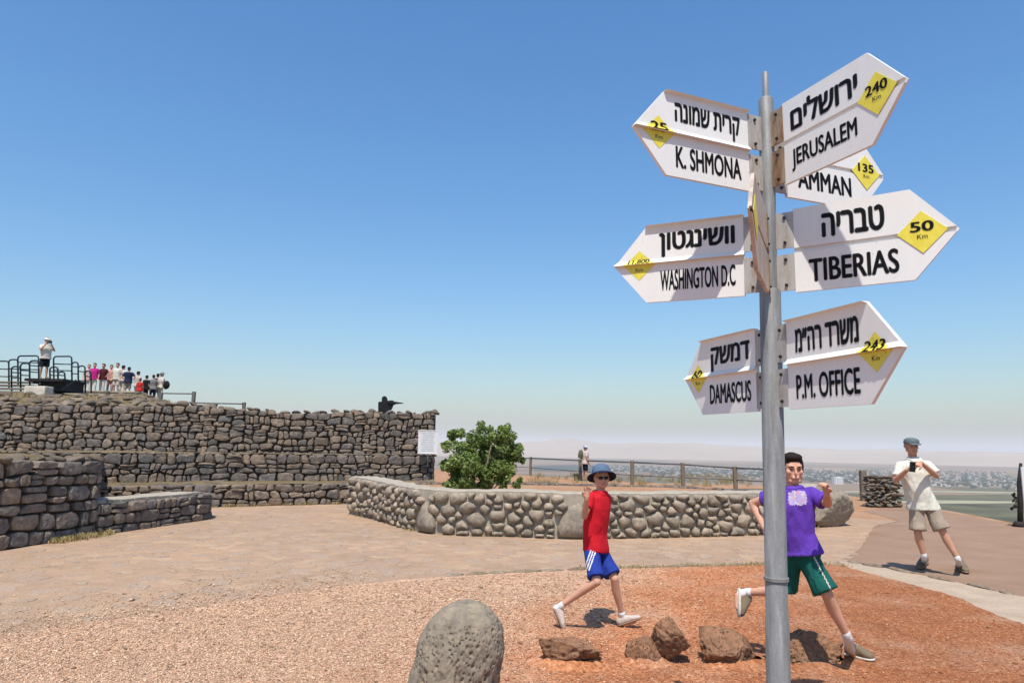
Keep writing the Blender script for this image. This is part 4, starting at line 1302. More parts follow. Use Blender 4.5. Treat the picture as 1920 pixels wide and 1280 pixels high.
for nm, c in dict(red=(.62, .012, .025), blue=(.018, .045, .30), purple=(.125, .048, .42), green=(.008, .115, .092), white_c=(.74, .72, .61), khaki=(.38, .31, .235),
                  denim=(.12, .18, .28), navy=(.014, .022, .06), black=(.012, .012, .014), sock=(.78, .77, .75), taupe=(.20, .155, .10), sole=(.62, .58, .50), sole_brown=(.30, .19, .12),
                  cap=(.13, .16, .175), magenta=(.52, .02, .22), maroon=(.08, .012, .018), pink=(.66, .34, .31), cream=(.70, .66, .56), grey=(.22, .23, .22), olive=(.12, .13, .07), hair=(.022, .014, .010), paleblue=(.45, .55, .68), beige=(.62, .52, .46), blueblack=(.02, .035, .08), scarlet=(.55, .03, .03)).items():
    M[nm] = cloth_mat(nm + '_cloth', c)
M['phone'] = simple('black_plastic', (.01, .01, .011), .25)
M['lens'] = simple('dark_lens', (.008, .007, .007), .15)
M['eye'] = simple('dark_eye', (.035, .022, .016), .25)
M['lip'] = simple('lips', (.42, .16, .13), .5)

def hand(B, wrist, d, nrm, curl, k, thumb=1, spread=.10, curls=None):
    """five-fingered hand: d along the palm, nrm out of the palm, thumb = +1/-1 side"""
    d = d.normalized(); nrm = (nrm - d*nrm.dot(d)).normalized(); ac = d.cross(nrm)
    B.ell(wrist + d*.045*k, (.050*k, .038*k, .016*k), (d, ac, nrm), 12, 7)
    B.limb([wrist - d*.01*k, wrist + d*.03*k], [.024*k, .024*k])
    for i, (o_, ln) in enumerate(zip((-.030, -.0105, .0095, .029), (.066, .078, .074, .058))):
        sgn = -thumb
        base = wrist + d*(.084 - abs(i-1.3)*.004)*k + ac*(o_*k*sgn*-1 if thumb > 0 else o_*k*sgn*-1)
        ang = 0; p = base; pts = [base - d*.02*k, base]; rr = [.0095*k, .0095*k]
        fan = (i-1.5)*spread*(1 if thumb > 0 else -1)
        for q, seg in enumerate((.46, .30, .24)):
            ang += (curls[i] if curls else curl)*(1.0 if q else .8)
            dd = (d*math.cos(ang) + nrm*math.sin(ang) + ac*fan*math.cos(ang)).normalized()
            p = p + dd*ln*seg*k; pts.append(p); rr.append((.0090-.0008*q)*k)
        B.limb(pts, rr)
    tb = wrist + d*.022*k - ac*(.026*k*thumb)
    t1 = tb + (d*.6 - ac*thumb*.75 + nrm*.25).normalized()*.036*k
    t2 = t1 + (d*.85 - ac*thumb*.25 + nrm*(.2+curl*.6)).normalized()*.030*k
    t3 = t2 + (d*.85 + ac*thumb*.05 + nrm*(.2+curl*.7)).normalized()*.022*k
    B.limb([tb, t1, t2, t3], [.013*k, .0115*k, .0105*k, .009*k])
def head(B, C, fx, fy, fz, k):
    P = lambda x, y, z: C + fx*x*k + fy*y*k + fz*z*k
    ax = (fx, fy, fz)
    B.ell(P(0, -.012, .030), (.077*k, .098*k, .086*k), ax, 18, 12)
    B.ell(P(0, .020, -.040), (.064*k, .068*k, .070*k), ax, 16, 10)
    B.ell(P(0, .066, -.094), (.026*k, .022*k, .020*k), ax)
    B.limb([P(-.036, .074, .026), P(.036, .074, .026)], [.015*k, .015*k])
    for sx in (-1, 1):
        B.ell(P(.040*sx, .060, -.018), (.026*k, .026*k, .024*k), ax)
        B.ell(P(.078*sx, -.008, -.004), (.011*k, .022*k, .033*k), ax, 10, 8)
        B.limb([P(.058*sx, .0, -.055), P(.03*sx, .055, -.088)], [.022*k, .018*k])
    B.limb([P(0, .088, .012), P(0, .100, -.012), P(0, .106, -.026)], [.008*k, .009*k, .0115*k])
    B.limb([P(-.016, .086, -.062), P(.016, .088, -.062)], [.0115*k, .0115*k])
def face(body, C, fx, fy, fz, k, par, brows='hair', eyes=True):
    P = lambda x, y, z: C + fx*x*k + fy*y*k + fz*z*k
    ax = (fx, fy, fz)
    for sx in (-1, 1):
        if eyes:
            b = Blob(); b.ell(P(.031*sx, .0845, .004), (.0105*k, .005*k, .0048*k), ax, 10, 6); b.mb.build('eye', M['eye'], par, True)
        if brows:
            b = Blob(); b.limb([P(.015*sx, .094, .022), P(.032*sx, .091, .027), P(.047*sx, .078, .020)], [.0035*k, .004*k, .003*k]); b.mb.build('eyebrow', M[brows], par, True)
    b = Blob(); b.limb([P(-.020, .0965, -.062), P(0, .0995, -.061), P(.020, .0965, -.062)], [.003*k, .0048*k, .003*k]); b.mb.build('mouth', M['lip'], par, True)
def shoe(par, heel, toe, up, k, mat, sole, sock=None, ankle=None, w=1.12):
    d = (toe-heel).normalized(); L_ = (toe-heel).length; up = (up - d*up.dot(d)).normalized(); s = d.cross(up)
    B = Blob(); sole_up = up
    if mat == 'taupe': up = up*1.35; w *= 1.1
    B.loft([(heel + up*.045*k - d*.006*k, s*.018*k*w, up*.025*k), (heel + d*L_*.08 + up*.048*k, s*.032*k*w, up*.040*k), (heel + d*L_*.30 + up*.052*k, s*.034*k*w, up*.046*k), (heel + d*L_*.52 + up*.046*k, s*.038*k*w, up*.038*k), (heel + d*L_*.74 + up*.036*k, s*.043*k*w, up*.028*k), (heel + d*L_*.92 + up*.030*k, s*.034*k*w, up*.021*k), (toe + up*.026*k, s*.016*k*w, up*.012*k)], 16)
    if ankle is not None: B.limb([heel + d*L_*.22 + up*.07*k, (heel + d*L_*.22 + up*.07*k).lerp(ankle, .45)], [.036*k, .037*k])
    sh = link('shoe', B.mesh(.006 if k > .5 else .01, 2), M[mat], par, smooth=True)
    B = Blob()
    B.loft([(heel + up*.010*k - d*.010*k, s*.020*k*w, up*.010*k), (heel + d*L_*.08 + up*.011*k, s*.036*k*w, up*.012*k), (heel + d*L_*.45 + up*.011*k, s*.037*k*w, up*.012*k), (heel + d*L_*.74 + up*.011*k, s*.047*k*w, up*.012*k), (heel + d*L_*.93 + up*.012*k, s*.037*k*w, up*.011*k), (toe + d*.008*k + up*.014*k, s*.016*k*w, up*.008*k)], 16)
    so = B.mb.build('sole', M[sole], sh, True)
    if mat == 'taupe' and k > .7 and ankle is not None:
        for q in range(4):
            t_ = .36 + q*.075; zz = .098 - q*.010
            b2 = Blob(); b2.limb([heel + d*L_*t_ + up*zz*k*.92 - s*.018*k, heel + d*L_*(t_+.01) + up*zz*k, heel + d*L_*t_ + up*zz*k*.92 + s*.018*k], [.0032*k]*3); b2.mb.build('lace', M['sole'], sh, True)
    return sh
def lathe(name, C, fx, fy, fz, prof, mat, par, n=28, wob=.0, seed=1):
    """prof: (rx, ry, z, yoff) rings"""
    mb = MB(); rr = random.Random(seed); ph = rr.uniform(0, 6)
    for rx, ry, z, yo in prof:
        for k in range(n):
            a = 2*math.pi*k/n
            wv = 1 + wob*math.sin(2*a+ph)*(1 if rx > .11 else .2)
            mb.v.append(C + fx*(math.cos(a)*rx) + fy*(math.sin(a)*ry+yo) + fz*(z + wob*.25*math.sin(3*a+ph)*(rx/.1 if rx > .11 else 0)*.3))
    for i in range(len(prof)-1):
        for k in range(n): mb.f.append((i*n+k, i*n+(k+1) % n, (i+1)*n+(k+1) % n, (i+1)*n+k))
    mb.f.append(tuple((len(prof)-1)*n+k for k in range(n)))
    return mb.build(name, mat, par, True)

def torso_rings(J, infl=0.0, lo=0.0, k=1.0, top=True, hemw=1.0, belly=0.0):
    """ellipse rings from the pelvis up to the neck; lo < 0 extends below the pelvis"""
    pel, wai, che, nek = J['pelvis'], J['waist'], J['chest'], J['neck']
    sr, sl, hr, hl = J['sh_r'], J['sh_l'], J['hip_r'], J['hip_l']
    hx = (hl-hr).normalized(); sx = (sl-sr).normalized()
    upv = (nek-pel).normalized()
    def dep(ax_): 
        q = ax_.cross(upv); return q.normalized()
    mx = ((hx+sx)/2).normalized()
    sw = (sl-sr).length/2
    R_ = []
    if lo < 0: R_.append((pel + upv*lo, hx*(.165*k+infl)*hemw, dep(hx)*(.115*k+infl)*hemw))
    R_ += [(pel, hx*(.160*k+infl), dep(hx)*(.112*k+infl+belly*.3)), (wai, mx*(.140*k+infl), dep(mx)*(.100*k+infl+belly)), (che, sx*(.158*k+infl), dep(sx)*(.112*k+infl)),
           ((sr+sl)/2 + upv*.0*k, sx*(sw*.98+infl*.8), dep(sx)*(.088*k+infl)), ((sr+sl)/2 + upv*.045*k, sx*(sw*.62+infl*.7), dep(sx)*(.070*k+infl))]
    if top: R_.append((nek + upv*.0, sx*(.062*k+infl*.5), dep(sx)*(.062*k+infl*.5)))
    return R_
def build_person(name, label, J, k, opt, group=None):
    """J: joints in world space; opt: clothing and pose"""
    root = empty(name, (J['base'].x, J['base'].y, J['base'].z)); tag(root, label, 'person', group)
    vx = opt.get('voxel', .0065)
    fy = opt['look'].normalized(); upv = (J['head']-J['neck']).normalized()
    fz = opt.get('headup', Vector((0, 0, 1))); fx = fy.cross(fz).normalized(); fz = fx.cross(fy).normalized()
    B = Blob()
    head(B, J['head'], fx, fy, fz, k*opt.get('headk', 1))
    B.limb([J['neck']-Vector((0, 0, .03)), J['neck'].lerp(J['head'], .6) - fy*.012], [.058*k, .053*k])
    B.loft(torso_rings(J, -.012, 0, k))
    for s_ in ('r', 'l'):
        sh, el, wr = J['sh_'+s_], J['el_'+s_], J['wr_'+s_]
        m1 = sh.lerp(el, .4); m2 = el.lerp(wr, .3)
        B.limb([sh.lerp(el, .06), m1, el], [.044*k, .043*k, .036*k]); B.limb([el, m2, wr], [.037*k, .039*k, .025*k])
        hp = opt.get('hand_'+s_)
        if hp: hand(B, wr, hp[0], hp[1], hp[2], k*1.02, hp[3], hp[4] if len(hp) > 4 else .1)
        hi, kn, an = J['hip_'+s_], J['kn_'+s_], J['an_'+s_]
        cb = opt['fwd']
        B.limb([hi, hi.lerp(kn, .45), kn], [.080*k, .068*k, .050*k])
        calf = kn.lerp(an, .32) - (opt['fwd'] - (an-kn).normalized()*opt['fwd'].dot((an-kn).normalized()))*.012*k
        B.limb([kn, calf, kn.lerp(an, .7), an], [.048*k, .053*k, .038*k, .032*k])
        tv, hv = J['toe_'+s_], J['heel_'+s_]
        B.limb([an, hv.lerp(tv, .25), hv.lerp(tv, .7)], [.032*k, .03*k, .022*k])
    body = link('body', B.mesh(vx, 3), M[opt['skin']], root, smooth=True)
    if opt.get('face', True): face(body, J['head'], fx, fy, fz, k*opt.get('headk', 1), root, opt.get('brows', 'hair'), opt.get('eyes', True))
    # shirt
    B = Blob()
    B.loft(torso_rings(J, opt.get('shirt_fit', .014), opt.get('hem', -.05), k, True, opt.get('hemw', 1.05), opt.get('belly', 0)))
    for s_ in ('r', 'l'):
        sh, el = J['sh_'+s_], J['el_'+s_]; q = opt.get('sleeve_'+s_, opt.get('sleeve', .62))
        B.limb([sh + (J['chest']-sh)*.10, sh.lerp(el, .04), sh.lerp(el, q*.6), sh.lerp(el, q)], [.060*k, .060*k, .060*k, .064*k*opt.get('cuff', 1)], True)
    shirt = link('shirt', B.mesh(vx*1.05, 2, opt.get('fold', .010)*k, 8.5/k, opt.get('seed', 1), (1, 1, .5)), M[opt['shirt']], root, smooth=True)
    # shorts or trousers
    B = Blob()
    R_ = torso_rings(J, .004, -.05, k)[:3]
    R_[2] = (J['pelvis'].lerp(J['waist'], .55), R_[2][1], R_[2][2]); B.loft(R_)
    q = opt.get('short', .85)
    for s_ in ('r', 'l'):
        hi, kn, an = J['hip_'+s_], J['kn_'+s_], J['an_'+s_]
        if q <= 1: B.limb([hi, hi.lerp(kn, q*.5), hi.lerp(kn, q*.9), hi.lerp(kn, q)], [.096*k, .092*k, .086*k*opt.get('flare', 1), .088*k*opt.get('flare', 1)], True)
        else: B.limb([hi, hi.lerp(kn, .5), kn, kn.lerp(an, .5), kn.lerp(an, .95)], [.095*k, .085*k, .068*k, .060*k, .056*k])
    pants = link('shorts' if q <= 1 else 'trousers', B.mesh(vx*1.05, 2, opt.get('fold', .010)*k, 9/k, opt.get('seed', 1)+5, (1, 1, .4)), M[opt['pants']], root, smooth=True)
    for s_ in ('r', 'l'):
        if opt.get('shoe'):
            up = opt.get('shoeup_'+s_, Vector((0, 0, 1)))
            shoe(root, J['heel_'+s_], J['toe_'+s_], up, k, opt['shoe'], opt['sole'], None, J['an_'+s_])
        if opt.get('sock'):
            an, kn = J['an_'+s_], J['kn_'+s_]; hv = J['heel_'+s_]
            B = Blob(); B.limb([an.lerp(hv.lerp(J['toe_'+s_], .22), .6), an, an.lerp(kn, opt['sock'])], [.040*k, .038*k, .039*k]); B.mb.build('sock', M['sock'], root, True)
    return root, body, shirt, pants, (J['head'], fx, fy, fz)
def hair_cap(root, Hd, k, mat='hair', cover=.0, seed=1, back=True, vol=1.0, fringe=.02):
    C, fx, fy, fz = Hd; rr = random.Random(seed)
    B = Blob(); P = lambda x, y, z: C + fx*x*k + fy*y*k + fz*z*k
    B.ell(P(0, -.022, .046), (.084*k*vol, .098*k*vol, .084*k*vol), (fx, fy, fz), 18, 12)
    B.ell(P(0, .04, .092), (.066*k, .052*k, .034*k), (fx, fy, fz))
    for sx in (-1, 1): B.ell(P(.070*sx, -.014, .022), (.016*k, .040*k, .045*k), (fx, fy, fz))
    if back: B.ell(P(0, -.072, -.02), (.062*k, .04*k, .06*k), (fx, fy, fz))
    me = B.mesh(.006 if k > .5 else .012, 1, .006*k, 40, seed, (1, 1, .5))
    return link('hair', me, M[mat], root, smooth=True)
def overlay(name, src, root, test, lift, mat):
    """faces of a garment that carry a print, lifted off it by a hair"""
    me = src.data; keep = [p for p in me.polygons if test(p.center + Vector(src.location) + Vector(root.location), p.normal)]
    if not keep: return None
    idx = {}; v, f = [], []
    for p in keep:
        fc = []
        for i in p.vertices:
            if i not in idx: idx[i] = len(v); v.append(me.vertices[i].co + me.vertices[i].normal*lift)
            fc.append(idx[i])
        f.append(fc)
    m2 = mesh(name, v, f)
    o = bpy.data.objects.new(name, m2); m2.materials.append(mat); COL.objects.link(o); o.parent = src
    m2.polygons.foreach_set('use_smooth', [True]*len(f))
    return o
def proj(P):
    d = Vector(P) - Vector((0, 0, CAM_H))
    dep = d.y*_cp + d.z*_sp; up = -d.y*_sp + d.z*_cp
    u, v = F_PX*d.x/dep, -F_PX*up/dep
    return 960 + u*_c - v*_s, 640 + u*_s + v*_c

# ---- boy in red ----
def boy_red():
    D = G(1110, 1176).y; A = lambda x, y, dy=0: AT(x, y, D+dy)
    J = dict(base=G(1120, 1174), head=A(1128, 895), neck=A(1126, 920), chest=A(1120, 952), waist=A(1116, 1000), pelvis=A(1118, 1026),
             sh_r=A(1107, 932, -.09), sh_l=A(1138, 931, .10), el_r=A(1096, 968, -.17), wr_r=A(1100, 935, -.30), el_l=A(1134, 972, .20), wr_l=A(1126, 990, .10),
             hip_r=A(1110, 1036, -.06), hip_l=A(1127, 1036, .06), kn_r=A(1119, 1090, -.20), kn_l=A(1152, 1084, -.06), an_r=A(1048, 1138, -.02), an_l=A(1167, 1156, .04),
             heel_r=A(1037, 1141, -.02), toe_r=A(1054, 1181, -.05), heel_l=A(1161, 1174, .04), toe_l=A(1203, 1160, -.02))
    opt = dict(skin='skin_a', look=Vector((.10, -1, -.03)), fwd=Vector((.8, -.6, 0)), shirt='red', pants='blue', sleeve=.55, hem=-.035, hemw=1.0, shirt_fit=.018, fold=.014,
               short=.86, flare=1.22, shoe=None, sole=None, sock=None, seed=2, eyes=False, brows=None, headk=1.10,
               hand_r=(Vector((.05, -.15, 1)), Vector((.25, -1, 0)), .16, 1, .16), hand_l=(Vector((-.3, -.2, -.8)), Vector((-1, 0, 0)), .5, -1))
    root, body, shirt, pants, Hd = build_person('person', 'running boy in red shirt, blue striped shorts and sun hat, waving', J, .73, opt)
    C, fx, fy, fz = Hd; k = .80
    hb = fz.copy(); fz0, fy0 = fz, fy; fz = (fz0*math.cos(.42) - fy0*math.sin(.42)).normalized(); fy = (fy0*math.cos(.42) + fz0*math.sin(.42)).normalized()
    hat = lathe('hat_crown', C + fz*.036, fx, fy, fz, [(.082, .095, -.004, 0), (.080, .093, .03, 0), (.074, .086, .062, 0), (.05, .06, .076, 0), (.001, .001, .08, 0)], M['denim'], root, 28)
    lathe('hat_brim', C + fz*.034, fx, fy, fz, [(.080, .092, .0, 0), (.105, .118, -.012, .004), (.128, .142, -.030, .006), (.130, .144, -.034, .006), (.104, .116, -.020, .004), (.078, .09, -.006, 0)], M['navy'], root, 36, .05)
    fz, fy = fz0, fy0
    P = lambda x, y, z: C + fx*x*k + fy*y*k + fz*z*k
    for sx in (-1, 1):
        b = Blob(); b.ell(P(.031*sx, .094, .004), (.026*k, .008*k, .018*k), (fx, fy, fz), 12, 8); b.mb.build('sunglass_lens', M['lens'], root, True)
    b = Blob(); b.limb([P(-.07, .03, .012), P(-.056, .085, .013), P(0, .104, .012), P(.056, .085, .013), P(.07, .03, .012)], [.004*k]*5); b.mb.build('sunglass_frame', M['lens'], root, True)
    # shoes: pale canvas slip-ons with tan soles
    for s_, up in (('r', Vector((.75, 0, .45))), ('l', Vector((.25, 0, 1)))):
        shoe(root, J['heel_'+s_], J['toe_'+s_], up, k, 'beige', 'sole_brown', None, J['an_'+s_])
        an, kn = J['an_'+s_], J['kn_'+s_]
        B = Blob(); B.limb([an.lerp(J['heel_'+s_], .45), an, an.lerp(kn, .10)], [.037*k, .037*k, .038*k]); B.mb.build('sock', M['sock'], root, True)
    # three white side stripes and a red panel on the shorts
    def stripe(i):
        x0 = 1105.5 + i*4.6
        def t(c, n):
            if n.y > .25: return False
            x, y = proj(c); xl = x0 - (y-1024)*.34 + 5
            return abs(x-xl) < 1.15 and 1019 < y < 1066 + i*1.5
        return t
    for i in range(3): overlay('side_stripe', pants, root, stripe(i), .0022, M['sock'])
    overlay('red_panel', pants, root, lambda c, n: (lambda q: q[0] < 1100 and q[1] > 1056)(proj(c)) and n.y < .4, .0018, M['scarlet'])
    overlay('collar', shirt, root, lambda c, n: c.z > J['neck'].z - .035 and (Vector((c.x, c.y))-Vector((J['neck'].x, J['neck'].y))).length < .075, .004, M['red'])
boy_red()

# ---- boy in purple behind the signpost ----
def boy_purple():
    D = 5.32; A = lambda x, y, dy=0: AT(x, y, D+dy); k = .82
    hl = G(1586, 1229); hl = Vector((hl.x, hl.y, .004)); tl = G(1639, 1241); tl = Vector((tl.x, tl.y, .004))
    J = dict(base=G(1540, 1232), head=A(1486, 879), neck=A(1486, 911), chest=A(1487, 945), waist=A(1490, 1000), pelvis=A(1500, 1030),
             sh_r=A(1456, 928, .03), sh_l=A(1517, 924, -.03), el_r=A(1411, 943, .20), wr_r=A(1433, 990, .08), el_l=A(1552, 944, -.18), wr_l=A(1550, 925, -.36),
             hip_r=A(1485, 1042, .04), hip_l=A(1512, 1042, -.03), kn_r=A(1471, 1106, .14), kn_l=A(1551, 1114, -.13), an_r=A(1399, 1110, .34), an_l=A(1590, 1196, -.06),
             heel_r=A(1383, 1104, .36), toe_r=A(1382, 1154, .30), heel_l=hl, toe_l=tl)
    opt = dict(skin='skin_a', look=Vector((-.12, -1, -.06)), fwd=Vector((.25, -.95, 0)), shirt='purple', pants='green', sleeve=.80, hem=-.03, hemw=1.04, shirt_fit=.022, fold=.020,
               short=.93, flare=1.25, cuff=1.12, shoe='taupe', sole='sole', sock=.11, seed=4, headk=1.12, sleeve_r=.50,
               shoeup_r=Vector((.95, 0, .2)), hand_l=(Vector((-.25, -.35, .9)), Vector((-.8, -.5, -.2)), .95, -1, .02), hand_r=(Vector((.5, -.2, -.85)), Vector((0, 1, 0)), .6, -1))
    root, body, shirt, pants, Hd = build_person('person', 'boy in purple shirt and green shorts running behind the signpost', J, k, opt)
    hair_cap(root, Hd, k*1.14, 'hair', seed=3)
    t = NT('shirt_print'); co = t.coord(); v = t.vor(co, 34, out='Color'); sp = t.n('SeparateColor'); t.l(v, sp.inputs[0])
    t.base(t.mix(t.ramp(t.noise(co, 30, 3), [(.45, (0,0,0)), (.5, (1,1,1))]), t.ramp(sp.outputs[0], [(0, (.62, .28, .36)), (.35, (.60, .55, .62)), (.6, (.38, .33, .62)), (.8, (.62, .40, .42)), (1, (.25, .14, .5))], 'CONSTANT'), (.44, .36, .62))); t.rough(.8)
    overlay('chest_print', shirt, root, lambda c, n: (lambda q: ((q[0]-1495)/17)**4 + ((q[1]-933)/13.5)**4 < 1 + .5*MN.noise(c*60))(proj(c)) and n.y < -.3, .002, t.m)
    overlay('collar', shirt, root, lambda c, n: c.z > J['neck'].z - .03 and (Vector((c.x, c.y))-Vector((J['neck'].x, J['neck'].y))).length < .08, .004, M['purple'])
    overlay('side_piping', pants, root, lambda c, n: (lambda q: abs(q[0] - (1527 + (q[1]-1045)*.52)) < 1.2 and q[1] > 1040)(proj(c)) and n.y < .2, .002, M['sole'])
boy_purple()

# ---- man in cap photographing ----
def man_cap():
    D = 9.55; A = lambda x, y, dy=0: AT(x, y, D+dy)
    def gd(x, y): p = G(x, y); return Vector((p.x, p.y, .0))
    J = dict(base=gd(1765, 1066), head=A(1709, 836), neck=A(1712, 858), chest=A(1714, 885), waist=A(1721, 920), pelvis=A(1729, 940),
             sh_r=A(1689, 871), sh_l=A(1738, 869), el_r=A(1679, 900, -.10), wr_r=A(1702, 880, -.33), el_l=A(1756, 892, -.08), wr_l=A(1727, 867, -.33),
             hip_r=A(1718, 946), hip_l=A(1743, 946, -.03), kn_r=A(1721, 999, -.05), kn_l=A(1768, 997, -.14), an_r=A(1733, 1044, -.02), an_l=A(1797, 1050, -.20),
             heel_r=gd(1737, 1055), toe_r=gd(1723, 1067), heel_l=gd(1797, 1060), toe_l=gd(1812, 1075))
    opt = dict(skin='skin_b', look=Vector((-.12, -1, -.06)), fwd=Vector((-.15, -1, 0)), shirt='white_c', pants='khaki', sleeve=.80, hem=-.10, hemw=1.12, shirt_fit=.020, fold=.022, belly=.03, cuff=1.1,
               short=.90, flare=1.22, shoe='taupe', sole='sole_brown', sock=.10, seed=6, brows='grey', voxel=.009,
               hand_r=(Vector((.6, -.15, .55)), Vector((.6, -.3, -.5)), .55, 1, .04), hand_l=(Vector((-.75, -.15, -.25)), Vector((-.1, .5, -.8)), .7, -1, .04))
    root, body, shirt, pants, Hd = build_person('person', 'man in grey cap, pale shirt and khaki shorts holding a camera', J, .97, opt)
    C, fx, fy, fz = Hd
    lathe('cap_crown', C + fz*.028, fx, fy, fz, [(.088, .108, .0, 0), (.092, .112, .022, 0), (.086, .104, .056, .004), (.055, .07, .078, .004), (.001, .001, .084, .0)], M['cap'], root, 24)
    b = Blob(); b.loft([(C + fz*.040 + fy*.07, fx*.070, fz*.006), (C + fz*.036 + fy*.13, fx*.074, fz*.006), (C + fz*.026 + fy*.165, fx*.050, fz*.005)], 16); b.mb.build('cap_peak', M['cap'], root, True)
    for sx in (-1, 1):
        b = Blob(); b.ell(C + fx*.074*sx - fy*.02 + fz*.0, (.010, .035, .028), (fx, fy, fz)); b.mb.build('hair', M['grey'], root, True)
    overlay('collar', shirt, root, lambda c, n: c.z > J['neck'].z - .05 and (Vector((c.x, c.y))-Vector((J['neck'].x, J['neck'].y))).length < .10, .010, M['white_c'])
    ph = empty('camera_phone', A(1711, 875, -.42)); c = ph.location
    mb = MB(); mb.box(c, (.064, .022, .125), Matrix.Rotation(.10, 3, 'Y')); mb.build('body', M['phone'], ph)
    mb = MB(); mb.tube([c + Vector((.012, -.011, .035)), c + Vector((.012, -.019, .035))], .012, 12); mb.build('lens', M['lens'], ph)
    tag(ph, 'black camera held up by the man in the grey cap', 'camera')
man_cap()

# ---- small figures: standing people built on one skeleton ----
def standing(label, px, ytop, d, zf, shirt, pants, face_dir, k=.95, hair='hair', hat=None, short=2, pose='rest', group=None, skin='skin_b', lean=0.0):
    x = AT(px, ytop, d).x; b = Vector((x, d, zf)); f_ = Vector(face_dir).normalized(); rt = f_.cross(Vector((0, 0, 1)))
    P = lambda s_, fw, z: b + rt*(s_*k) + f_*(fw*k) + Vector((0, 0, z*k))
    J = dict(base=b, head=P(0, .03, 1.62), neck=P(0, 0, 1.45), chest=P(0, .01, 1.28), waist=P(0, .02, 1.05), pelvis=P(0, 0, .92), sh_r=P(.18, 0, 1.40), sh_l=P(-.18, 0, 1.40),
             hip_r=P(.09, 0, .88), hip_l=P(-.09, 0, .88), kn_r=P(.10, .02, .48), kn_l=P(-.10, .03, .48), an_r=P(.11, -.02, .09), an_l=P(-.11, .0, .09),
             heel_r=P(.11, -.06, .0), toe_r=P(.14, .19, .0), heel_l=P(-.11, -.04, .0), toe_l=P(-.14, .21, .0))
    if pose == 'camera': J.update(el_r=P(.26, .16, 1.20), el_l=P(-.26, .16, 1.20), wr_r=P(.08, .26, 1.48), wr_l=P(-.08, .26, 1.48))
    elif pose == 'hip': J.update(el_r=P(.36, -.04, 1.18), el_l=P(-.34, -.02, 1.16), wr_r=P(.19, .05, 1.0), wr_l=P(-.18, .05, .98))
    else: J.update(el_r=P(.24, -.03, 1.12), el_l=P(-.24, -.02, 1.12), wr_r=P(.25, .08, .88), wr_l=P(-.24, .10, .88))
    opt = dict(skin=skin, look=f_, fwd=f_, shirt=shirt, pants=pants, sleeve=.75, short=short, shoe='taupe', sole='sole', voxel=.018, face=False, fold=.006, hem=-.08, shirt_fit=.05,
               hand_r=(J['wr_r']-J['el_r'], f_, .3, 1), hand_l=(J['wr_l']-J['el_l'], f_, .3, -1))
    root, body, sh_, pa, Hd = build_person('person', label, J, k, opt, group)
    hair_cap(root, Hd, k, hair, seed=int(px))
    if hat:
        C, fx, fy, fz = Hd
        lathe('hat', C + fz*.03, fx, fy, fz, [(.15*k, .16*k, -.01, 0), (.098*k, .112*k, .008, 0), (.094*k, .108*k, .055, 0), (.06*k, .07*k, .08, 0), (.001, .001, .085, 0)], M[hat], root, 20)
    return root, J
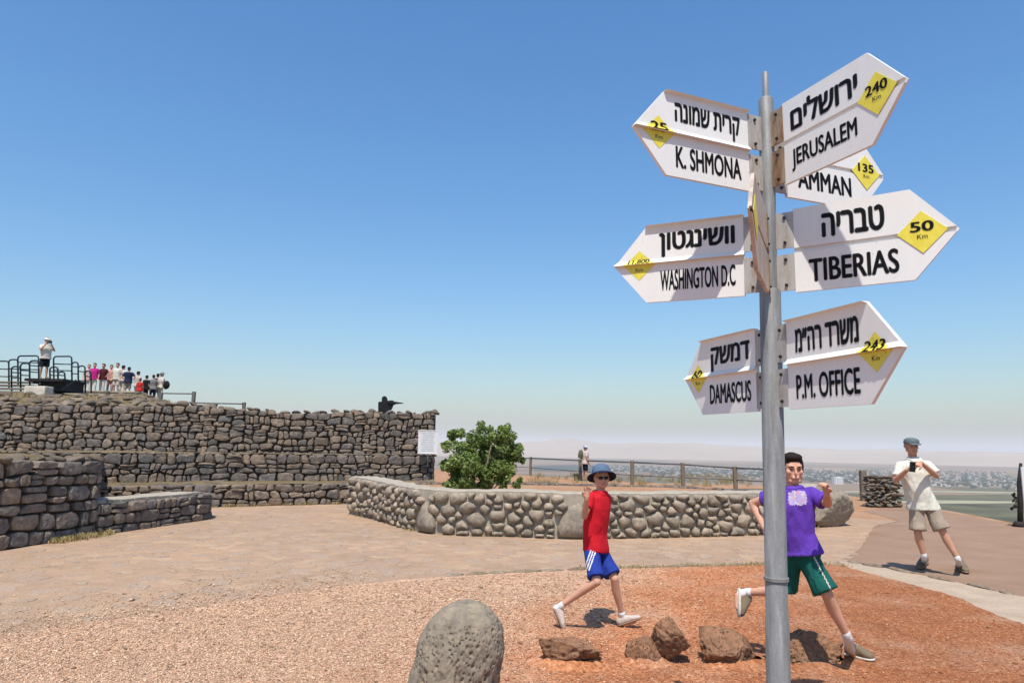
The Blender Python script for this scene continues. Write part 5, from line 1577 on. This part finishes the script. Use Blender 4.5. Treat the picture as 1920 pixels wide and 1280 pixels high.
# ================================================================== HILLTOP: PLATFORM, VISITORS, FENCES
M['bluesteel'] = simple('blue_black_painted_steel', (.018, .034, .050), .45, .3, .2, 5)
M['wood'] = simple('weathered_timber', (.20, .16, .115), .85, 0, .3, 14, .4, 40)
M['concrete'] = simple('buff_concrete', (.46, .37, .26), .9, 0, .2, 4, .4, 30)
M['palestone'] = simple('whitish_limestone', (.66, .60, .50), .9, 0, .15, 5, .4, 20)
M['deck'] = simple('dark_rubber_deck', (.018, .016, .018), .7, 0, .2, 6)
def platform():
    base = AT(95, 712, 28.0); root = empty('viewing_platform', base)
    tag(root, 'raised viewing platform with dark blue tube railings above the walls', 'platform')
    def U(px0, px1, yt, yb, d, rmid=()):
        """one railing frame: two legs and a rounded top, with horizontal rails between"""
        a, b = AT(px0, yt, d), AT(px1, yt, d); a0, b0 = AT(px0, yb, d), AT(px1, yb, d)
        rc = .11; pts = [a0, Vector((a.x, d, a.z-rc))]
        for t in (20, 45, 70): pts.append(Vector((a.x + rc*(1-math.cos(R(t))), d, a.z - rc*(1-math.sin(R(t))))))
        pts += [Vector((a.x+rc, d, a.z)), Vector((b.x-rc, d, b.z))]
        for t in (70, 45, 20): pts.append(Vector((b.x - rc*(1-math.cos(R(t))), d, b.z - rc*(1-math.sin(R(t))))))
        pts += [Vector((b.x, d, b.z-rc)), b0]
        mb = MB(); mb.tube(pts, .030, 8); fr = mb.build('railing_frame', M['bluesteel'], root, True)
        for q in rmid:
            mb = MB(); p1, p2 = AT(px0, q, d), AT(px1, q+1, d); mb.tube([p1, p2], .022, 8); mb.build('rail', M['bluesteel'], fr, True)
    U(34, 73, 667, 716, 28.6, (679, 692)); U(101, 135, 668, 712, 28.6, (682, 694))
    U(17, 34, 674, 722, 28.6, (691, 705)); U(-16, 17, 677, 730, 28.6, (691, 705)); U(135, 147, 679, 722, 28.6, (687, 700)); U(147, 160, 686, 729, 28.6, (696, 713)); U(160, 171, 695, 737, 28.6, (705,))
    U(22, 39, 687, 740, 27.3, (698, 708)); U(39, 56, 681, 736, 27.3, (694, 703)); U(56, 73, 676, 728, 27.3, (685, 697)); U(94, 109, 688, 712, 27.3, (696, 703)); U(109, 122, 697, 712, 27.3, (703,))
    # deck and stairs
    a, b = AT(70, 712, 28.0), AT(141, 712, 28.0)
    mb = MB(); mb.box(((a.x+b.x)/2, 28.0, a.z-.05), (b.x-a.x, 1.5, .10)); mb.build('deck', M['deck'], root)
    mb = MB(); mb.box(((a.x+b.x)/2+.2, 28.1, a.z-.28), (b.x-a.x-.5, 1.2, .36)); mb.build('deck_frame', M['deck'], root)
    for i in range(5):
        p0, p1 = AT(-30, 716+i*6, 27.9-.25*i), AT(70-i*3, 716+i*6, 27.9-.25*i)
        mb = MB(); mb.box(((p0.x+p1.x)/2, 27.9-.25*i, p0.z), (p1.x-p0.x, .30, .06)); mb.build('step', M['wood'], root)
    p0, p1 = AT(118, 730, 27.1), AT(143, 712, 27.1)
    mb = MB(); mb.tube([p0, p1], .03, 8); mb.build('brace', M['bluesteel'], root)
    return root
platform()
def mound_z(x, y):
    s_ = min(range(200), key=lambda i: abs(W3.at(W3.L*i/199)[0].x - x)); s_ = W3.L*s_/199
    p, d, n = W3.at(s_); back = max(0, (Vector((x, y))-p).dot(-n))
    left = mleft(x, y)
    z = 2.5 + zf3(s_) + mrise(back)*left - (max(0, back-2)*.32*(1-left))
    return min(z, 3.86) if left > .5 else z
# low concrete bench walls and pale stones on the crest
for i, (p0, p1, yt, yb, d, mt, lab) in enumerate([(163, 205, 735, 756, 31, 'concrete', 'left length of buff concrete bench wall below the visitors'), (207, 262, 736, 757, 31.2, 'concrete', 'right length of buff concrete bench wall below the visitors'), (129, 158, 730, 744, 30.5, 'palestone', 'whitish limestone block beside the viewing platform'), (54, 92, 724, 736, 26.3, 'palestone', 'long pale slab lying under the platform railing')]):
    a, b = AT(p0, yt, d), AT(p1, yb, d); o = empty('bench_wall' if i < 2 else 'limestone_block', ((a.x+b.x)/2, d, b.z-.3))
    tag(o, lab, 'bench' if i < 2 else 'stone block')
    mb = MB(); mb.box(((a.x+b.x)/2, d, (a.z+b.z)/2-.15), (b.x-a.x, .5, a.z-b.z+.3)); q = mb.build('wall' if i < 2 else 'block', M[mt], o)
    if i < 2:
        mb = MB(); mb.box((b.x-.06, d-.27, (a.z+b.z)/2-.1), (.09, .05, a.z-b.z+.3)); mb.build('post', M['wood'], o)
        mb = MB(); mb.box(((a.x+b.x)/2, d, a.z+.03), (b.x-a.x+.05, .56, .055)); mb.build('seat_slab', M['concrete'], o)
    bv = q.modifiers.new('b', 'BEVEL'); bv.width = .03; bv.segments = 2
# man on the platform
zpl = AT(88, 711, 28.0).z
root, J = standing('man in white sun hat and shirt taking a picture on the viewing platform', 88, 640, 28.0, zpl, 'cream', 'black', (.75, -.6, 0), .95, 'hair', 'cream', .9, 'camera')
cm = empty('camera', (J['wr_r']+J['wr_l'])/2 + Vector((.06, -.08, .04))); tag(cm, 'black camera of the man on the viewing platform', 'camera')
mb = MB(); mb.box(cm.location, (.14, .09, .10), Matrix.Rotation(-.7, 3, 'Z')); mb.build('body', M['phone'], cm)
mb = MB(); mb.tube([cm.location, cm.location + Vector((.14, -.12, -.01))], .045, 12); mb.build('lens', M['phone'], cm)
# the group of visitors
GRP = [(167, 689, 738, 37.6, 'beige', 'cream', (.6, -1, 0), 'grey', None, 2, 'rest', 'visitor in pale pinkish clothes half hidden behind the railing end'),
       (231, 691, 741, 38.0, 'cream', 'cream', (.2, 1, 0), 'hair', None, 2, 'rest', 'visitor in cream partly hidden behind the navy-shirted one'),
       (296, 706, 753, 36.6, 'maroon', 'grey', (-.4, 1, 0), 'hair', None, 2, 'rest', 'visitor in dark red squeezed between grey-green and white ones'),
       (178, 687, 738, 36.5, 'magenta', 'cream', (.3, -1, 0), 'hair', None, 2, 'rest', 'visitor in magenta top and pale trousers, second from the left of the group'),
       (195, 688, 738, 36.8, 'maroon', 'cream', (-.2, -1, 0), 'maroon', None, 2, 'hip', 'visitor with long dark hair and dark red top, beside the magenta one'),
       (209, 690, 739, 37.4, 'pink', 'pink', (.5, -1, 0), 'hair', None, 2, 'rest', 'visitor in a salmon pink dress among the hilltop group'),
       (221, 687, 739, 37.0, 'cream', 'beige', (.0, -1, 0), 'blueblack', None, .9, 'rest', 'visitor in white shirt with dark hair beside the navy one'),
       (242, 694, 744, 35.6, 'navy', 'khaki', (-.3, 1, 0), 'blueblack', None, .9, 'hip', 'visitor in navy shirt and khaki shorts, hands on hips'),
       (259, 702, 750, 37.2, 'beige', 'beige', (.4, 1, 0), 'hair', None, 2, 'rest', 'visitor in beige half hidden behind the red-shirted child'),
       (263, 714, 752, 34.4, 'scarlet', 'pink', (0, 1, 0), 'maroon', None, .9, 'rest', 'child in bright red shirt at the front of the group'),
       (275, 709, 753, 34.8, 'black', 'black', (.3, 1, 0), 'hair', None, 2, 'rest', 'visitor dressed all in black among the hilltop group'),
       (288, 708, 753, 35.4, 'grey', 'navy', (-.3, 1, 0), 'maroon', None, 2, 'hip', 'visitor in grey-green top and navy trousers near the right end'),
       (303, 704, 754, 35.8, 'cream', 'cream', (.6, .8, 0), 'grey', 'grey', 2, 'rest', 'visitor in white with grey hat, rightmost of the group')]
for px, yt, yb, d, sh_, pa, fd, hr, ht, srt, ps, lb in GRP:
    zt = AT(px, yt, d).z; z0 = AT(px, yb, d).z
    root, J = standing(lb, px, yt, d, z0-.05, sh_, pa, fd, (zt-z0+.05)/1.55, hr, ht, srt, ps, 'visitors standing on the hilltop')
    if px == 303:
        bg_ = empty('shoulder_bag', J['wr_r'] + Vector((.15, -.1, .12))); tag(bg_, 'black shoulder bag on the rightmost visitor', 'bag')
        B = Blob(); B.ell(bg_.location, (.17, .10, .22)); link('bag_body', B.mesh(.03, 2), M['black'], bg_, smooth=True)
        mb = MB(); mb.tube([bg_.location + Vector((-.05, 0, .15)), J['sh_l'] + Vector((0, 0, .07)), J['sh_r'] + Vector((0, .1, .02))], .018, 6); mb.build('strap', M['black'], bg_)
# ridge fence behind the visitors
def fence(name, label, pts, posts, rails, r_post, r_rail, mat, box=False):
    root = empty(name, posts[0][0]); tag(root, label, 'fence')
    for a, b in posts:
        mb = MB()
        if box: mb.box((a+b)/2, (r_post*2, r_post*2, (b-a).length))
        else: mb.tube([a, b], r_post, 10)
        mb.build('post', M[mat], root, not box)
    for a, b in rails:
        mb = MB(); mb.tube([a, b], r_rail, 8); mb.build('rail', M[mat], root, True)
d1, d2 = 29.5, 29.5
fence('ridge_fence', 'short grey fence with two posts on the crest right of the visitors', None,
      [(Vector((AT(364, 734, d1).x, d1, .2)), AT(364, 734, d1)), (Vector((AT(458, 754, d2+2).x, d2+2, .0)), AT(458, 754, d2+2)), (AT(300, 785, d1), AT(300, 736, d1))],
      [(AT(300, 737, d1), AT(364, 738, d1)), (AT(364, 755, d1), AT(458, 757, d2+2))], .06, .026, 'fencegrey', True) if M.setdefault('fencegrey', simple('grey_weathered_wood', (.16, .15, .135), .85, 0, .25, 10)) else None
# flat steel silhouette of a soldier taking aim
def silhouette():
    d = 23.5; c = AT(725, 776, d); root = empty('soldier_silhouette', (c.x, d, c.z-.5)); tag(root, 'black steel cut-out of a soldier aiming a rifle on top of the wall', 'silhouette')
    S = [(700, 800), (709, 775), (709, 754), (712, 752.5), (716, 752.5), (715.5, 748), (717, 743.5), (720.5, 742), (724, 743), (726, 746.5), (726.5, 750), (730, 752.5), (735, 753), (742, 755), (741, 758.5), (737.5, 759), (736, 764), (733.5, 768.5), (728.5, 769.5), (724, 772), (724, 776), (740, 800)]
    V = [AT(x, y, d) for x, y in S]; n = len(V)
    bm = bmesh.new(); a = [bm.verts.new(v) for v in V]; f_ = bm.faces.new(a)
    ex = bmesh.ops.extrude_face_region(bm, geom=[f_]); 
    for v in [q for q in ex['geom'] if isinstance(q, bmesh.types.BMVert)]: v.co.y += .03
    bmesh.ops.recalc_face_normals(bm, faces=bm.faces)
    for v in bm.verts: v.co -= Vector(root.location)
    me = bpy.data.meshes.new('figure'); bm.to_mesh(me); bm.free(); link('figure', me, M['steelblack'], root, root.location)
    Rf = [(728, 752), (731, 750.3), (738, 750.6), (738.5, 752.3), (755, 755), (757.5, 755.6), (755, 756.6), (741, 757.4), (733, 756.5), (727, 755.5)]
    bm = bmesh.new(); f_ = bm.faces.new([bm.verts.new(AT(x, y, d-.02)) for x, y in Rf]); ex = bmesh.ops.extrude_face_region(bm, geom=[f_])
    for v in [q for q in ex['geom'] if isinstance(q, bmesh.types.BMVert)]: v.co.y -= .03
    bmesh.ops.recalc_face_normals(bm, faces=bm.faces)
    for v in bm.verts: v.co -= Vector(root.location)
    me = bpy.data.meshes.new('rifle'); bm.to_mesh(me); bm.free(); link('rifle', me, M['steelblack'], root, root.location)
M['steelblack'] = simple('black_rusted_steel', (.012, .013, .014), .55, .2, .3, 6)
silhouette()
# white notice board at the corner of the terraces
def notice():
    d = 21.15; a, b = AT(785.5, 806.5, d), AT(819.5, 850, d); c = (a+b)/2; root = empty('notice_board', (c.x, d, 1.2)); tag(root, 'white information board with lines of small print at the wall corner', 'notice board')
    mb = MB(); mb.box((c.x, d, c.z), (b.x-a.x, .02, a.z-b.z)); mb.build('panel', M['white'], root)
    mb = MB(); w_, h_ = (b.x-a.x)/2, (a.z-b.z)/2
    for dx, dz, sx, sz in ((0, h_, w_*2+.03, .025), (0, -h_, w_*2+.03, .025), (w_, 0, .025, h_*2-.026), (-w_, 0, .025, h_*2-.026)): mb = MB(); mb.box((c.x+dx, d-.004, c.z+dz), (sx, .036, sz)); mb.build('frame', M['white'], root)
    for i in range(11):
        r_ = random.Random(i); mb = MB(); ww = w_*r_.uniform(1.15, 1.6); mb.box((c.x + (r_.uniform(-.02, .0)), d-.0125, c.z+h_*.78-i*h_*.155), (ww, .004, .014)); mb.build('text_line', M['print'], root)
    mb = MB(); mb.tube([(c.x, d+.03, .9), (c.x, d+.03, c.z)], .025, 8); mb.build('post', M['galv'], root, True)
M['print'] = simple('faded_grey_print', (.50, .54, .56), .7)
notice()
# timber fence along the plateau edge
def edge_fence():
    P = [(905, 856, 893), (995, 856, 895), (1088, 860, 903), (1185, 863, 912), (1280, 867, 915), (1378, 874, 914), (1497, 878, 925), (1617, 881, 937)]
    dist = [42, 38.5, 33.5, 29.5, 28.2, 28.0, 25.5, 23.0]
    root = empty('edge_fence', AT(995, 895, 38.5)); tag(root, 'long timber post fence along the edge of the plateau', 'fence')
    T = []
    for (px, yt, yb), d in zip(P, dist):
        top = AT(px, yt, d); mb = MB(); w_ = .14 if px != 1617 else .18
        mb.box((top.x, d, top.z/2-.1), (w_, w_, top.z+.2), Matrix.Rotation(rng.uniform(-.02, .02), 3, 'Y')); o = mb.build('post', M['wood'], root); T.append(top)
        bv = o.modifiers.new('b', 'BEVEL'); bv.width = .015
    for a, b in zip(T[:-2], T[1:-1]):
        for f_, r_ in ((.93, .032), (.42, .018)):
            mb = MB(); mb.tube([Vector((a.x, a.y, a.z*f_)), Vector((b.x, b.y, b.z*f_))], r_, 8); mb.build('rail' if r_ > .02 else 'wire', M['railsteel'], root, True)
M['railsteel'] = simple('dull_steel_rail', (.13, .135, .14), .6, .3, .2, 4)
edge_fence()
# visitor by the fence
z0 = 0.0; d = 33.0
root, J = standing('distant visitor in grey-blue cap and pale shirt by the timber fence', 1097, 833, d, AT(1097, 833, d).z-1.66, 'beige', 'black', (.8, .3, 0), .94, 'grey', 'paleblue', .9, 'rest')
bp = empty('backpack', J['chest'] + Vector((-.20, -.02, .02))); tag(bp, 'olive backpack on the distant visitor by the fence', 'backpack')
B = Blob(); B.ell(bp.location, (.12, .15, .22)); link('bag_body', B.mesh(.025, 2), M['olive'], bp, smooth=True)
mb = MB(); mb.box(bp.location + Vector((-.06, -.02, -.08)), (.14, .2, .16)); mb.build('pocket', M['olive'], bp)
bn = empty('litter_bin', Vector((AT(1083, 897, 34).x, 34, 0))); tag(bn, 'small dark olive bin on the ground behind the waving boy', 'bin')
mb = MB(); zt = AT(1083, 889, 34).z; mb.tube([(bn.location.x, 34, zt-.6), (bn.location.x, 34, zt)], [.15, .19], 14); mb.build('body', M['olive'], bn)
mb = MB(); mb.tube([(bn.location.x, 34, zt), (bn.location.x, 34, zt+.05)], [.21, .19], 14); mb.build('lid', M['olive'], bn)
# dark post with a pale panel, cut by the right edge of the frame
def right_post():
    b = G(1912, 986); root = empty('sign_stand', b); tag(root, 'dark rusted post with a pale panel, cut off by the right edge', 'post')
    d = b.y; rr = random.Random(2)
    pts = [Vector((b.x, d, -.1)), AT(1913, 940, d), AT(1911, 905, d), AT(1914, 868, d)]
    mb = MB(); mb.tube(pts, [.055, .05, .045, .03], 10); mb.build('post', M['rustpost'], root, True)
    mb = MB(); mb.tube([b + Vector((0, 0, -.02)), b + Vector((0, 0, .10))], [.16, .09], 12); mb.build('foot', M['rustpost'], root, True)
    c = AT(1926, 917, d-.06); mb = MB(); mb.box(c, (.20, .03, .95)); mb.build('panel', M['white'], root)
    for i in range(9):
        p = AT(1905 - rr.random()*8, 915 + rr.random()*40, d); mb = MB(); mb.box(p, (.07, .012, .045), Matrix.Rotation(rr.uniform(-1, 1), 3, 'Y')); mb.build('scrap_plate', M['rustpost'], root)
        mb = MB(); mb.tube([p, AT(1912, 930+i*3, d)], .008, 5); mb.build('rod', M['rustpost'], root)
M['rustpost'] = simple('dark_rust', (.035, .026, .022), .8, .2, .35, 12, .4, 30)
right_post()

# ================================================================== BUSH
def bush():
    d = 15.3; base = AT(905, 925, d); root = empty('bush', (base.x, d, .5)); tag(root, 'dense round green bush growing in the cobble planter', 'bush')
    r = random.Random(12); sc_ = d/F_PX
    lobes = []
    env = [(900, 866, 50, 0), (862, 852, 34, -.1), (932, 834, 36, .1), (948, 868, 34, -.05), (868, 890, 36, -.2), (930, 892, 34, -.2), (892, 822, 24, .05), (937, 815, 22, 0), (848, 878, 24, .1), (846, 892, 26, -.05), (862, 906, 24, -.2), (955, 895, 24, -.1), (905, 905, 28, -.25), (858, 826, 20, 0), (966, 852, 18, 0)]
    for px, py, rp, dy in env:
        c0 = AT(px, py, d+dy); R0 = rp*sc_
        for q in range(7):
            u = Vector((r.gauss(0, 1), r.gauss(0, 1), r.gauss(0, 1))).normalized()
            lobes.append((c0 + u*R0*r.uniform(.55, .95), R0*r.uniform(.24, .46)))
    for q in range(10):                   # shoots that break the outline
        a_ = r.uniform(.15, 2.9); lobes.append((AT(904 + math.cos(a_)*76, 862 - math.sin(a_)*66, d+r.uniform(-.2, .2)), r.uniform(.05, .10)))
    V, Fc, T = [], [], []
    N = 15500; wts = [q[1]**1.7 for q in lobes]; tl = [r.uniform(-.22, .22) for _ in lobes]
    for i in range(N):
        li = r.choices(range(len(lobes)), wts)[0]; c, R0 = lobes[li]
        u = Vector((r.gauss(0, 1), r.gauss(0, 1), r.gauss(0, 1))).normalized()
        p = c + u*R0*(1 - .6*r.random()**1.6)*(1 + .3*MN.noise(u*2.2 + c*3))
        if p.z < .5: continue
        nn = (u + Vector((r.gauss(0, .5), r.gauss(0, .5), r.gauss(0, .5) + .45))).normalized()
        a = nn.cross(Vector((r.gauss(0, 1), r.gauss(0, 1), r.gauss(0, 1)))).normalized(); b = nn.cross(a)
        L_ = r.uniform(.045, .105); W_ = L_*r.uniform(.5, .68)
        k = len(V); V += [p - a*L_*.5, p + b*W_*.5 + nn*.006, p + a*L_*.5 - nn*.014, p - b*W_*.5 + nn*.006]; Fc += [(k, k+1, k+2), (k, k+2, k+3)]
        g = max(0, min(1, r.random()*.75 + .12 + tl[li])); T += [(g, g, g, 1)]*4
    me = mesh('crown', [v - Vector(root.location) for v in V], Fc)
    at = me.color_attributes.new('tint', 'FLOAT_COLOR', 'POINT'); at.data.foreach_set('color', [x for t_ in T for x in t_])
    t = NT('fig_leaves'); an = t.n('Attribute', _attribute_name='tint')
    t.base(t.ramp(an.outputs['Fac'], [(0, (.075, .125, .03)), (.45, (.17, .24, .055)), (.8, (.29, .36, .10)), (1, (.40, .45, .16))])); t.rough(.5); t.spec(.35)
    t.b.inputs['Transmission Weight'].default_value = 0.0
    tr = t.n('BsdfTranslucent'); tr.inputs[0].default_value = (.24, .36, .05, 1); mx = t.n('MixShader'); mx.inputs[0].default_value = .28
    t.l(t.b.outputs[0], mx.inputs[1]); t.l(tr.outputs[0], mx.inputs[2]); t.l(mx.outputs[0], t.out.inputs['Surface'])
    o = link('crown', me, t.m, root, root.location); o['kind'] = 'stuff'
    for i in range(0, 90, 5):
        c, R0 = lobes[i]; b = Vector((base.x + r.uniform(-.15, .15), d + r.uniform(-.1, .1), .45)); m_ = b.lerp(c, .5) + Vector((r.uniform(-.1, .1),)*3)
        mb = MB(); mb.tube([b, m_, c], [.035, .022, .008], 7); mb.build('stem', M['wood'], root, True)
bush()
